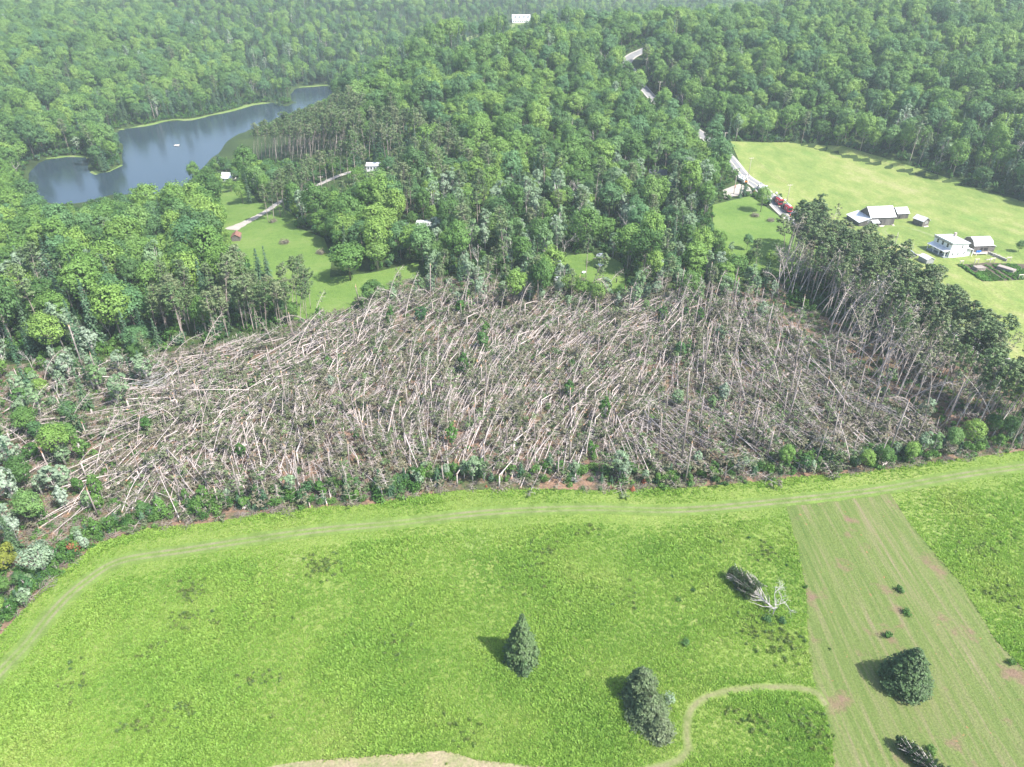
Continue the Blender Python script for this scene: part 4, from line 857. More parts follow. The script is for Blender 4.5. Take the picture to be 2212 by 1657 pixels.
# the brushy edge along the field
edge_top = [(0, 1350), (60, 1285), (120, 1235), (210, 1165), (330, 1128), (450, 1118), (560, 1102), (700, 1086), (800, 1078), (900, 1058), (1000, 1046), (1250, 1046), (1500, 1040), (1650, 1030), (1750, 1018), (1850, 1008), (1950, 1000), (2100, 978), (2225, 955)]
ew = smoothline([P(a, b) for a, b in edge_top], 14); sh, fi, ru = [], [], []
for q in ew:
    for rr in range(2):
        x, y = q[0] + rng.normal() * 1.2, q[1] + rng.uniform(-.5, 5.5) + rr * .6; z = hz1(x, y); u_ = rng.uniform()
        a, b, dd = proj(x, y, z)
        if inpoly([a], [b], FIELD_V)[0] and rng.uniform() < .7: continue
        if u_ < .50: sh.append((x, y, z, 0, 0, rng.uniform(0, 6), rng.uniform(.45, 1.05), int(rng.integers(4)), dd))
        elif u_ < .72: surv.append((x, y, z, 0, 0, rng.uniform(0, 6), rng.uniform(.5, 1.0), int(rng.integers(3)), dd))
        elif u_ < .92: fi.append((x, y, z, 0, 0, rng.uniform(0, 6), rng.uniform(.6, 1.15), int(rng.integers(3)), dd))
for a, b, sc, v in ((1366, 1060, .62, 0), (1335, 1046, .5, 0), (1390, 1043, .6, 0), (750, 1082, .7, 0), (865, 1062, .5, 0), (493, 590, 1.5, 1), (1050, 1052, .3, 0)): p = P(a, b); ru.append((p.x, p.y, p.z, 0, 0, 1.0, sc, v, 1))
for _ in range(46):
    a, b = rng.uniform(2050, 2215), 0; b = 400 + (a - 2050) * .33 + rng.uniform(-2, 26); p = P(a, b); sh.append((p.x, p.y, p.z, 0, 0, rng.uniform(0, 6), rng.uniform(.5, 1.15), int(rng.integers(4)), 1))
for a, b, sc in ((2040, 513, 1.0), (2050, 511, 1.1), (2060, 510, 1.0), (1996, 529, .7), (1978, 533, .6), (1984, 531, .7), (2160, 543, 1.1), (2168, 546, 1.3), (2178, 541, 1.0), (2186, 549, .8), (1660, 438, .6), (1665, 404, .6), (1688, 432, .8), (2150, 780, 1.0), (2115, 752, 1.0), (1690, 462, .7)): p = P(a, b); sh.append((p.x, p.y, p.z, 0, 0, rng.uniform(0, 6), sc, int(rng.integers(4)), 1))
# bigger bushes closing the right end of the edge
big = []
for a, b, sc, kd in ((1022, 1042, .60, 'pale'), (1045, 1040, .45, 'pale'), (1338, 1036, .62, 'pale'), (1350, 1044, .4, 'pale'), (632, 1072, .5, 'pale'), (1690, 1010, .4, 'hard'), (1240, 1030, .34, 'pale'), (30, 1150, .5, 'pale'), (75, 1120, .42, 'pale'), (85, 850, .55, 'pale'), (60, 905, .5, 'pale'), (160, 800, .5, 'pale'), (1900, 1010, .45, 'hard'), (1865, 1018, .38, 'hard'), (1985, 985, .52, 'pale'), (2010, 985, .45, 'pale'), (1960, 1000, .42, 'hard'), (2050, 975, .42, 'hard'), (2090, 965, .48, 'hard'), (2130, 950, .45, 'hard'), (2170, 945, .45, 'hard'), (2210, 930, .5, 'hard'), (2150, 860, .5, 'hard'), (2185, 890, .5, 'hard'), (2120, 850, .4, 'hard'), (1930, 990, .36, 'pale'), (40, 1175, .55, 'pale'), (20, 1290, .3, 'hard'), (5, 1330, .3, 'hard'), (50, 1270, .26, 'hard')):
    p = P(a, b); big.append((kd, p, sc))
for n_, (kd, p, sc) in enumerate(big):
    o = K[kd].place(n_ % 4, p, (0, 0, n_ * 1.3), sc, 'x', GRP[kd]); later(o, ('small rounded green tree' if kd == 'hard' else 'bushy silvery tree'), 'on the edge beside the farm track', *p)
ez = lambda a, b: 'in the marshy corner of the hayfield' if (b < 480 and a > 2030) else 'near the farmhouse' if (b < 600 and a > 1900) else 'beside the country road' if (b < 500 or (a > 2080 and b < 800)) else ('along the farm track' if b > 940 else 'in the upper wreckage') + ' ' + ['off the left edge', 'at the left end', 'left third', 'left of middle', 'middle', 'right of middle', 'right third', 'right end'][int(np.clip((a + 280) // 310, 0, 7))]
plant('shrub', sh, 260, zf=ez, h=1); plant('sapling', surv, 290, zf=ez, h=2); plant('fir', fi, 200, zf=ez, h=1); plant('rust', ru, 20, zf=ez, h=1)

M['whitebark'] = barkmat('birch_bark', [(.55, .54, .52), (.66, .65, .63)])
M['weed'] = leafmat('weed_leaves', [(.10, .17, .03), (.15, .20, .045), (.09, .17, .05)], .35)
# ---- single plants in the foreground
def special(name, mb, mats, label, cat, v, rz=0, sc=1, parts=('trunk', 'crown'), dz=0.0, rot=None, group=None):
    kk = Kind(name, cat, [mb], mats, parts); p = P(*v); o = kk.place(0, p + Vector((0, 0, dz)), rot or (0, 0, rz), sc, label, group); return o
M['olive'] = leafmat('olive_spruce_needles', [(.085, .125, .055), (.11, .145, .07)], .12, .55)
M['spruceF'] = leafmat('lawn_spruce_needles', [(.050, .095, .034), (.075, .125, .045)], .12, .55)
special('spruce_tree', spruce(2001, 12.0, 3.5, 44, 13, .46, .05, True, .72), WL('bark', 'spruceF'), 'dense cone shaped spruce standing alone in the middle of the meadow', 'tree', (1126, 1423))
special('young_conifer', spruce(2002, 3.6, 1.7, 20, 11, .36, .03, True, .7), WL('bark', 'spruceF'), 'small green conifer in front of the lone meadow spruce', 'young conifer', (1131, 1452))
special('spruce_tree', spruce(2003, 9.6, 4.9, 38, 16, .44, .03, True, .58), WL('bark', 'spruceF'), 'wide dark green spruce on the mown strip', 'tree', (1950, 1478))
def clump(seed, spots, n=300):
    global rng; rng = np.random.default_rng(seed); mb = MB()
    for (x, y, h, r) in spots:
        b = spruce(int(rng.integers(9999)), h, r, 24, 12, .40, .04, True, .55); V = np.concatenate(b.v) + (x, y, 0)
        mb.add(V, b.f, 0); mb.m[-len(b.f):] = b.m
    return mb
special('spruce_tree', spruce(2011, 7.6, 3.3, 30, 13, .42, .04, True, .42), WL('bark', 'olive'), 'ragged dark spruce topping the clump near the meadow path', 'tree', (1382, 1505))
special('spruce_tree', spruce(2012, 5.4, 4.1, 24, 15, .42, .04, True, .38), WL('bark', 'olive'), 'broad low spruce in the middle of the clump near the path', 'tree', (1398, 1545))
special('spruce_tree', spruce(2013, 4.0, 2.8, 20, 13, .40, .04, True, .42), WL('bark', 'olive'), 'smallest spruce at the lower end of the meadow clump', 'tree', (1422, 1582))
special('shrub', bush(2014, 1.3, 2.4, 420, .22, 10), WL('twig', 'pale'), 'white flowering shrub against the right side of the spruce clump', 'shrub', (1443, 1518), parts=('stem', 'foliage'))
for v, s_, lb in (((1478, 1391), .95, 'round dark bush alone between the spruce clump and fallen tree'), ((1944, 1277), 1.0, 'upper of three small bushes on the mown strip'), ((1957, 1326), .95, 'middle of three small bushes on the mown strip'), ((1918, 1378), 1.05, 'small bush just above the wide spruce on the strip'), ((2009, 1626), 1.0, 'small bush beside the fallen spruce at the bottom edge'),
                 ((1465, 1298), .7, 'low green bush left of the fallen tree'), ((1496, 1277), .6, 'smallest low bush left of the fallen tree'), ((1451, 1247), .45, 'tiny bush in the meadow above the low bushes'), ((1617, 1163), .45, 'tiny bush high in the meadow near the track'), ((1512, 1206), .4, 'tiny pale bush in the middle meadow'), ((1555, 1172), .5, 'tiny dark tuft below the farm track'), ((2183, 1432), .9, 'grey green bush at the right meadow edge'), ((1698, 1222), .4, 'tiny bush at the mown strip edge above the fallen tree'), ((1740, 1270), .5, 'dark tuft at the mown strip edge')):
    special('shrub', bush(int(v[0]), .95, 1.15, 300, .22, 8), WL('twig', 'shrub'), lb, 'shrub', v, sc=s_ * 1.15, parts=('stem', 'foliage'))
# fallen spruce with the bleached dead tree beside it
M['tipgreen'] = leafmat('fallen_spruce_needles', [(.10, .16, .085), (.13, .19, .10)], .25)
def fallspruce(seed, H, r, bareto):
    b = spruce(seed, H, r, 34, 12, .42, bareto, True, .3, .05)
    global rng; rng = np.random.default_rng(seed)
    for k in range(90):
        z = rng.uniform(.03, .8) * H; a = rng.uniform(0, 6.3); l = r * rng.uniform(.6, 1.05) * (1 - z / H * .5); e = np.array([math.cos(a) * l, math.sin(a) * l, z + l * 1.4]); b.tube([[0, 0, z], e * (.5, .5, 0) + (0, 0, z + l * .45), e], [.09, .06, .02], 3, 0, False, False)
    return b
def lay(p, target, el=R(84)):
    d = (target - p); az = math.atan2(d.y, d.x); return (0, el, az)
p0, p1 = P(1668, 1322), P(1580, 1252)
special('fallen_spruce', fallspruce(2020, (p1 - p0).length + 1.2, 2.9, .40), [M['greywood'], M['tipgreen'], M['rawwood']], 'fallen spruce in the meadow with bleached lower limbs and green tip', 'fallen tree', (1668, 1322), rot=lay(p0, p1), dz=1.0)
special('bare_grey_tree', bare(2021, 8.5, .8, 5, .12, .3), [M['greywood'], M['pale'], M['rawwood']], 'bleached dead tree with spreading limbs beside the fallen spruce', 'tree', (1668, 1328))
special('dead_branch', bare(2022, 5.5, .45, 3, .07), [M['greywood'], M['pale'], M['rawwood']], 'loose bleached branch lying above the fallen spruce', 'branch', (1655, 1268), rot=(0, R(86), R(140)), dz=.2)
for v, s_ in (((1655, 1342), 1.0), ((1690, 1345), .9)): special('shrub', bush(int(v[0]), 1.2, 1.4, 380, .24, 8), WL('twig', 'shrub'), 'green shrub under the bleached dead tree, %s one' % ('left' if v[0] < 1670 else 'right'), 'shrub', v, sc=s_, parts=('stem', 'foliage'))
p0, p1 = P(2035, 1690), P(1926, 1603)
special('fallen_spruce', fallspruce(2030, (p1 - p0).length, 1.9, .05), [M['greywood'], M['spruce'], M['rawwood']], 'dark fallen spruce whose tip points up left at the bottom edge', 'fallen tree', (2035, 1690), rot=lay(p0, p1), dz=.9)
# the silver bush, yellow bush and rusty brush at the left edge
special('silvery_tree', hardwood(2040, 9.0, 3.6, .30, 26, 60, .34, True, 5), WL('greywood', 'pale'), 'large silver leaved tree with many pale stems at the left meadow corner', 'tree', (100, 1245))
special('broadleaf_tree', hardwood(2041, 8.0, 3.4, .12, 22, 90, .36, True, 2), WL('bark', 'yellow'), 'yellow green tree at the left picture edge', 'tree', (14, 1235))
special('dead_red_conifer', bush(2042, 1.8, 3.2, 420, .26, 9), [M['twig'], M['rust'], M['rawwood']], 'rusty brown bush right of the large silver tree', 'shrub', (165, 1195), parts=('stem', 'foliage'))
# a fan of white birches thrown over at the left end of the wreckage
bm0 = Kind('fallen_birch', 'fallen tree', [bare(2500 + i, 15, .22, 4, .13, 0) for i in range(3)], WL('whitebark', 'pale'))
for i, (a, b, th) in enumerate(((262, 828, 12), (270, 836, 6), (258, 822, 20), (282, 842, 2), (250, 818, 28), (300, 846, 9), (275, 830, 16), (268, 840, -3))):
    q1, q2 = flatP(a, b), flatP(a + 30 * math.cos(math.radians(th)), b - 30 * math.sin(math.radians(th))); rz = math.atan2(q2[1] - q1[1], q2[0] - q1[0]); p = P(a, b)
    o = bm0.place(i % 3, p + Vector((0, 0, .5 + .12 * i)), (0, R(84), rz), 1.0, 'x', 'white birches thrown over in a fan'); CATALOG.append((o, 'thrown white birch in the fan of birches', 'left in the wreckage', th * -1.0, b)); 
# uprooted tops on the lawns
cutp = leafmat('grey_brushy_top', [(.17, .16, .11), (.22, .20, .15)], .1); M['greytop'] = cutp
for v, rz, sc, lb in (((1630, 468), 2.6, .55, 'left of two cut treetops lying on the roadside lawn'), ((1664, 478), -1.2, .5, 'right of two cut treetops lying on the roadside lawn'), ((615, 526), .2, .6, 'broken treetop lying on the upper drive lawn'), ((692, 548), .3, .6, 'grey treetop lying in front of the lawn spruces'), ((590, 480), .5, .5, 'fallen pale crown beside the gravel drive'), ((1255, 612), .2, .7, 'battered treetop on the small clearing'), ((1285, 622), 2.8, .7, 'dark treetop at the front of the small clearing'), ((1100, 600), 1.5, .7, 'upturned grey treetop left of the small clearing')):
    b = bush(int(v[0]) + 5, 4.2, 2.4, 700, .5, 14); rng = np.random.default_rng(int(v[0]))
    for k in range(50): a = rng.uniform(0, 6.3); l = rng.uniform(2, 5); b.tube([[0, 0, .4], [math.cos(a) * l * .5, math.sin(a) * l * .5, 1.5], [math.cos(a) * l, math.sin(a) * l, .4]], [.07, .05, .015], 3, 0, False, False)
    special('cut_treetop', b, WL('twig', 'greytop'), lb, 'fallen treetop', v, rz, sc, ('branches', 'foliage'))
# ---- darker weed patches that break up the meadow
wp = []
for a, b, r_, n_ in ((698, 1228, 3.6, 60), (405, 1275, 3.0, 36), (398, 1338, 3.2, 34), (335, 1412, 2.6, 24), (400, 1535, 3.0, 30), (300, 1560, 2.2, 16), (1182, 1190, 3.4, 26), (1150, 1240, 4.0, 24), (1265, 1150, 2.5, 12), (1640, 1345, 4.2, 44), (1692, 1388, 4.4, 60), (1655, 1195, 3.0, 26), (1755, 1572, 3.2, 50), (1620, 1560, 3.4, 26), (980, 1600, 4, 20), (860, 1395, 4, 18), (560, 1330, 4, 16), (1360, 1300, 4, 16), (2120, 1180, 4, 26), (2160, 1290, 3.5, 26), (560, 1470, 4, 16), (150, 1480, 4, 20)):
    x0, y0 = flatP(a, b)
    for _ in range(n_): wp.append((x0 + rng.normal() * r_ * .6, y0 + rng.normal() * r_ * .5))
wp = np.array(wp); n = len(wp)
wm_ = [bush(1500 + i, .45, .62, 54, .17, 5).mesh('weed', WL('twig', 'weed')) for i in range(3)]
scatter('weed_patches', wm_, np.column_stack([wp, hz(wp[:, 0], wp[:, 1])]), np.column_stack([np.zeros(n), np.zeros(n), rng.uniform(0, 6.3, n)]), rng.uniform(.6, 1.4, n), rng.integers(0, 3, n), 'darker weed clumps scattered through the meadow')
# ---- tall grass of the meadow
def tuft(seed, n=13, h=.5, r=.34, w_=.16):
    global rng; rng = np.random.default_rng(seed); a = rng.uniform(0, 6.3, n); rr = r * np.sqrt(rng.uniform(0, 1, n)); b = np.stack([np.cos(a) * rr, np.sin(a) * rr, 0 * a], 1); up = np.stack([rng.normal(size=n) * .8, rng.normal(size=n) * .8, np.ones(n)], 1) * (h * rng.uniform(.6, 1.2, n))[:, None]
    s = unit(n); s[:, 2] *= .2; s *= w_ / 2; mid = b + up * .6 + s * .2; q = np.stack([b - s * .6, b + s * .6, mid + s * 1.4 + up * .15, b + up * .9 - s * .9], 1); mb = MB(); mb.quads(q, 0); return mb.mesh('tuft', [M['meadow']])
tf = [tuft(3000 + i, 12, .42 + .1 * (i % 2)) for i in range(5)]
fw = [flatP(a, b) for a, b in FIELD_V]; N_ = 78000
ty_ = rng.uniform(52, 150, N_ * 3); tx_ = rng.uniform(-1, 1, N_ * 3) * (.80 * ty_ + 50); k = rng.uniform(size=len(ty_)) < np.clip(1.25 - ty_ / 190, .45, 1); tx_, ty_ = tx_[k], ty_[k]
qa, qb, _ = proj(tx_, ty_, 0 * tx_); k = (qa > -60) & (qa < PW + 60) & (qb < PH + 60) & inpoly(tx_, ty_, fw); tx_, ty_ = tx_[k], ty_[k]
TW = [flatP(a, b) for a, b in TRACK_V]; k = polydist(tx_, ty_, TW, False) > 2.1
for q in (STRIP_V, BARE_V): k &= ~inpoly(tx_, ty_, [flatP(a, b) for a, b in q])
k &= polydist(tx_, ty_, [flatP(a, b) for a, b in LOOP_V], False) > .8
tx_, ty_ = tx_[k][:N_], ty_[k][:N_]; n = len(tx_); tz = hz(tx_, ty_) + .02
short = polydist(tx_, ty_, TW, False) < 5
lowp = np.exp(-(((tx_ - flatP(1560, 1420)[0]) / 9) ** 2 + ((ty_ - flatP(1560, 1420)[1]) / 6) ** 2)) + np.exp(-(((tx_ - flatP(1330, 1120)[0]) / 18) ** 2 + ((ty_ - flatP(1330, 1120)[1]) / 4) ** 2)) + np.exp(-(((tx_ - flatP(1620, 1600)[0]) / 9) ** 2 + ((ty_ - flatP(1620, 1600)[1]) / 5) ** 2))
sc_ = rng.uniform(.55, 1.15, n) * np.where(short, .55, 1) * (1 - .5 * np.clip(lowp, 0, 1)) * (.9 + .25 * np.sin(tx_ / 5 + np.sin(ty_ / 4)))
scatter('meadow_grass', tf, np.column_stack([tx_, ty_, tz]), np.column_stack([0 * tx_, 0 * tx_, rng.uniform(0, 6.3, n)]), sc_, rng.integers(0, 5, n), 'tall green grass and weeds of the meadow'); print('tufts', n)
# ------------------------------------------------------------------ buildings
def siding(name, c1, c2, horiz=False, sc=6.0, rough=.85):
    m, t, N, L, b = newmat(name); tc = N.new('ShaderNodeTexCoord'); mp = N.new('ShaderNodeMapping'); L.new(tc.outputs['Object'], mp.inputs[0])
    mp.inputs['Scale'].default_value = (1.2, 1.2, sc) if horiz else (sc, sc, .35)
    n1 = noise(N, L, 1.0, 4, mp.outputs[0], .65); L.new(mixc(N, L, mapr(N, L, n1.outputs[0], .35, .65), c1, c2), b.inputs['Base Color']); b.inputs['Roughness'].default_value = rough
    bp = N.new('ShaderNodeBump'); bp.inputs['Strength'].default_value = .35; bp.inputs['Distance'].default_value = .05; L.new(n1.outputs[0], bp.inputs['Height']); L.new(bp.outputs[0], b.inputs['Normal']); return m
M['barnwood'] = siding('weathered_barn_boards', (.055, .050, .048), (.15, .14, .13)); M['logwood'] = siding('weathered_horizontal_boards', (.07, .06, .055), (.20, .18, .165), True, 5)
M['greysiding'] = siding('grey_shed_boards', (.24, .24, .24), (.36, .36, .36), False, 5)
m, t, N, L, b = newmat('tin_roof'); M['tin'] = m; tc = N.new('ShaderNodeTexCoord'); wv = N.new('ShaderNodeTexWave'); wv.inputs['Scale'].default_value = 3.2; L.new(tc.outputs['Object'], wv.inputs[0]); n1 = noise(N, L, .8, 4, tc.outputs['Object'])
L.new(mixc(N, L, mapr(N, L, n1.outputs[0], .35, .7), (.70, .72, .74), (.56, .56, .56)), b.inputs['Base Color']); b.inputs['Roughness'].default_value = .38; b.inputs['Metallic'].default_value = .15
bp = N.new('ShaderNodeBump'); bp.inputs['Strength'].default_value = .3; bp.inputs['Distance'].default_value = .04; L.new(wv.outputs[0], bp.inputs['Height']); L.new(bp.outputs[0], b.inputs['Normal'])
M['white'] = siding('white_clapboard', (.76, .77, .78), (.82, .82, .82), True, 7, .6); M['trim'] = plain('white_trim', (.78, .78, .78), .5, var=.05)
M['glass'] = plain('window_glass', (.035, .045, .055), .12, var=.2); M['dark'] = plain('dark_opening', (.02, .02, .02), .9)
M['stone'] = plain('field_stone', (.34, .32, .29), .9, var=.4, scale=4, bump=.4); M['brick'] = plain('chimney_brick', (.40, .34, .31), .9, var=.3, scale=8)
M['fence'] = plain('weathered_fence_wood', (.40, .36, .31), .9, var=.3, scale=4); M['paleboard'] = plain('pale_lumber', (.62, .55, .47), .8, var=.2)
M['blue'] = plain('blue_plastic', (.03, .19, .62), .4); M['deckfloor'] = plain('porch_floor', (.22, .25, .27), .6); M['shingle'] = plain('dark_shingles', (.06, .07, .08), .9, var=.3, scale=5); M['rustroof'] = plain('brown_shingles', (.20, .10, .075), .9, var=.35, scale=3)
def slab(mb, a, b, c, d, th=.10, m=0):
    """a sloping roof slab with corners a b c d on top"""
    a, b, c, d = [Vector(q) for q in (a, b, c, d)]; n = (b - a).cross(d - a).normalized()
    if n.z < 0: n = -n
    lo = [q - n * th for q in (a, b, c, d)]; v = [a, b, c, d] + lo
    f = [(0, 1, 2, 3), (7, 6, 5, 4), (0, 4, 5, 1), (1, 5, 6, 2), (2, 6, 7, 3), (3, 7, 4, 0)]
    if (b - a).cross(d - a).z < 0: f = [q[::-1] for q in f]
    return mb.add([tuple(q) for q in v], f, m)
def gable(root, L_, W, e, r, wall, roof, axis='x', ov=.35, gam=False):
    """body with corner at the origin, ridge along the given axis; returns nothing, adds wall and roof parts"""
    wm = MB()
    if axis == 'x':
        prof = [(0, 0), (0, e), (W / 2, r), (W, e), (W, 0)] if not gam else [(0, 0), (0, e), (W * .16, e + (r - e) * .62), (W / 2, r), (W * .84, e + (r - e) * .62), (W, e), (W, 0)]
        n = len(prof); v = [(0, a, b) for a, b in prof] + [(L_, a, b) for a, b in prof]
        wm.add(v, [tuple(range(n))[::-1], tuple(range(n, 2 * n))] + [(i, (i + 1) % n, (i + 1) % n + n, i + n) for i in range(n)][::-1])
        rm = MB(); pr = prof[1:-1]; 
        for i in range(len(pr) - 1):
            (a0, b0), (a1, b1) = pr[i], pr[i + 1]; s = (b1 - b0) / (a1 - a0 + 1e-9)
            if i == 0: a0 -= ov; b0 -= ov * s
            if i == len(pr) - 2: a1 += ov; b1 += ov * s
            slab(rm, (-ov, a0, b0 + .13), (L_ + ov, a0, b0 + .13), (L_ + ov, a1, b1 + .13), (-ov, a1, b1 + .13))
    else:
        prof = [(0, 0), (0, e), (L_ / 2, r), (L_, e), (L_, 0)]; wm.extr(prof, 0, W); rm = MB()
        s = (r - e) / (L_ / 2)
        slab(rm, (-ov, -ov, e - ov * s + .13), (L_ / 2, -ov, r + .13), (L_ / 2, W + ov, r + .13), (-ov, W + ov, e - ov * s + .13)); slab(rm, (L_ / 2, -ov, r + .13), (L_ + ov, -ov, e - ov * s + .13), (L_ + ov, W + ov, e - ov * s + .13), (L_ / 2, W + ov, r + .13))
    bmf = wm.mesh('wall', [wall]); bb = bmesh.new(); bb.from_mesh(bmf); bmesh.ops.recalc_face_normals(bb, faces=bb.faces); bb.to_mesh(bmf); bb.free()
    link('wall', bmf, root); rm.obj('roof', roof, root)
def window(root, c, w_, h, face='y-', frame='trim'):
    """a window on a wall; face tells which way it looks"""
    f = MB(); p = MB(); x, y, z = c
    if face in ('y-', 'y+'):
        s = -1 if face == 'y-' else 1; f.box((x, y + s * .03, z), (w_ + .2, .06, h + .2)); p.box((x, y + s * .065, z), (w_, .03, h)); f.box((x, y + s * .085, z), (w_, .02, .06))
    else:
        s = -1 if face == 'x-' else 1; f.box((x + s * .03, y, z), (.06, w_ + .2, h + .2)); p.box((x + s * .065, y, z), (.03, w_, h)); f.box((x + s * .085, y, z), (.02, w_, .06))
    fo = f.obj('window', M[frame], root); p.obj('pane', M['glass'], fo)
def door(root, c, w_, h, mat='dark', face='y-'):
    s = -1; mb = MB(); x, y, z = c
    mb.box((x, y - .03, z), (w_, .06, h)) if face == 'y-' else mb.box((x - .03, y, z), (.06, w_, h)); mb.obj('door', M[mat] if isinstance(mat, str) else mat, root)
# great barn with its lean-to
p = P(1876, 489); rz = R(6)
br = thing('barn', 'large weathered grey barn with white tin roof and long lean-to', 'barn', p, rz)
gable(br, 11.5, 9.2, 4.1, 7.5, M['barnwood'], M['tin'])
lt = MB(); lt.add([(-5.2, -.3, 0), (-.02, -.3, 0), (-.02, 10.6, 0), (-5.2, 10.6, 0), (-5.2, -.3, 2.1), (-.02, -.3, 3.7), (-.02, 10.6, 3.7), (-5.2, 10.6, 2.1)], [(3, 2, 1, 0), (4, 5, 6, 7), (0, 1, 5, 4), (1, 2, 6, 5), (2, 3, 7, 6), (3, 0, 4, 7)]); lo = lt.obj('lean_to', M['barnwood'], br)
rm = MB(); slab(rm, (-5.6, -.7, 2.12), (-.03, -.7, 3.86), (-.03, 11, 3.86), (-5.6, 11, 2.12)); rm.obj('roof', M['tin'], lo)
pm = MB(); pm.box((1.9, -1.0, 1.05), (3.0, 2.0, 2.1)); po_ = pm.obj('porch', M['logwood'], br); rm = MB(); slab(rm, (.2, -2.3, 2.15), (3.6, -2.3, 2.15), (3.6, -.02, 2.95), (.2, -.02, 2.95)); rm.obj('roof', M['tin'], po_)
dm = MB(); dm.box((1.9, -2.03, 1.0), (2.0, .05, 1.6)); dm.obj('door', M['dark'], po_)
window(br, (-.7, -.3, 2.3), .9, 1.0); door(br, (4.9, 0, 1.1), 1.3, 2.2); door(br, (8.5, 0, 1.6), 2.6, 3.2, siding('barn_door_boards', (.11, .10, .095), (.2, .19, .17)))
st = MB(); st.box((5.3, -.9, .16), (1.7, 1.0, .32)); st.box((11.2, -.5, .2), (1.0, .9, .4)); st.box((6.6, -.45, .1), (1.2, .6, .2)); st.obj('step', M['paleboard'], br)
p = P(1935.5, 474); sb = thing('barn', 'medium weathered shed with white roof just right of the large barn', 'shed', p, R(6)); gable(sb, 5.4, 6.2, 2.7, 4.6, M['barnwood'], M['tin']); door(sb, (3.2, 0, 1.1), 1.6, 2.1, M['logwood']); door(sb, (1.1, 0, 1.0), .7, 1.2)
p = P(1990, 491); sh_ = thing('shed', 'small dark shed with pale blue tin roof standing alone right of the barns', 'shed', p, R(24)); gable(sh_, 4.0, 5.2, 2.7, 4.0, M['logwood'], M['tin'], 'y'); window(sh_, (2.3, 0, 1.7), 1.1, .6); mb = MB(); mb.box((2, -.6, .15), (2.6, .8, .3)); mb.obj('step', M['paleboard'], sh_)
# farmhouse
p = P(2036.5, 558.5); h = thing('farmhouse', 'two storey white clapboard farmhouse with low roof and full width porch', 'house', p, R(12))
wb = MB(); wb.add([(2.3, 0, 0), (10.2, 0, 0), (10.2, 10, 0), (2.3, 10, 0), (2.3, 0, 6.0), (10.2, 0, 5.7), (10.2, 10, 5.7), (2.3, 10, 6.0)], [(3, 2, 1, 0), (4, 5, 6, 7), (0, 1, 5, 4), (1, 2, 6, 5), (2, 3, 7, 6), (3, 0, 4, 7)]); wb.box((5.2, -.02, .2), (5.5, .1, .4)); wb.obj('wall', M['white'], h)
rm = MB(); slab(rm, (2.0, -.4, 6.22), (10.6, -.4, 5.86), (10.6, 10.4, 5.86), (2.0, 10.4, 6.22), .16); rm.box((2.1, 5, 6.28), (.35, 10.6, .4)); ro = rm.obj('roof', M['tin'], h)
cm = MB(); cm.box((9.4, 7.5, 6.6), (.8, .8, 1.6)); cm.box((9.4, 7.5, 7.45), (1.0, 1.0, .14)); cm.obj('chimney', M['brick'], ro)
co = MB(); co.box((1.98, 5, 5.72), (.25, 10.6, .22)); 
for k in range(16): co.box((1.95, .3 + k * .62, 5.5), (.18, .12, .24))
co.obj('cornice', M['fence'], h)
for y in (2.2, 5.0, 7.8): window(h, (2.3, y, 4.6), .95, 1.5, 'x-')
for y in (1.6, 7.9): window(h, (2.3, y, 1.7), .9, 1.3, 'x-')
door(h, (2.3, 4.4, 1.35), 1.1, 2.2, 'dark', 'x-')
for x, z in ((3.8, 1.5), (6.3, 1.6), (9.1, 1.8)): window(h, (x, 0, z), .55, 1.0)
window(h, (7.4, 0, 4.5), .5, 1.1)
ew_ = MB(); ew_.box((11.4, 3.2, 1.4), (2.38, 6.0, 2.8)); an = ew_.obj('annex', M['white'], h); rm = MB(); slab(rm, (10.22, -.5, 3.5), (13.2, -.5, 2.75), (13.2, 6.6, 2.75), (10.22, 6.6, 3.5)); rm.obj('roof', M['tin'], an)
pc_ = MB()
for x in (12.9,): pc_.box((x, -.3, 1.3), (.22, .22, 2.6))
pc_.obj('post', M['trim'], an)
pf = MB(); pf.box((1.1, 5, .22), (2.3, 10, .44)); pr_ = pf.obj('porch', M['deckfloor'], h)
rm = MB(); slab(rm, (-.4, -.35, 2.75), (2.28, -.35, 3.45), (2.28, 10.3, 3.45), (-.4, 10.3, 2.75)); rm.obj('roof', M['tin'], pr_)
for y in (.15, 3.3, 6.5, 9.8): q = MB(); q.box((.1, y, 1.6), (.26, .26, 2.3)); q.obj('post', M['trim'], pr_)
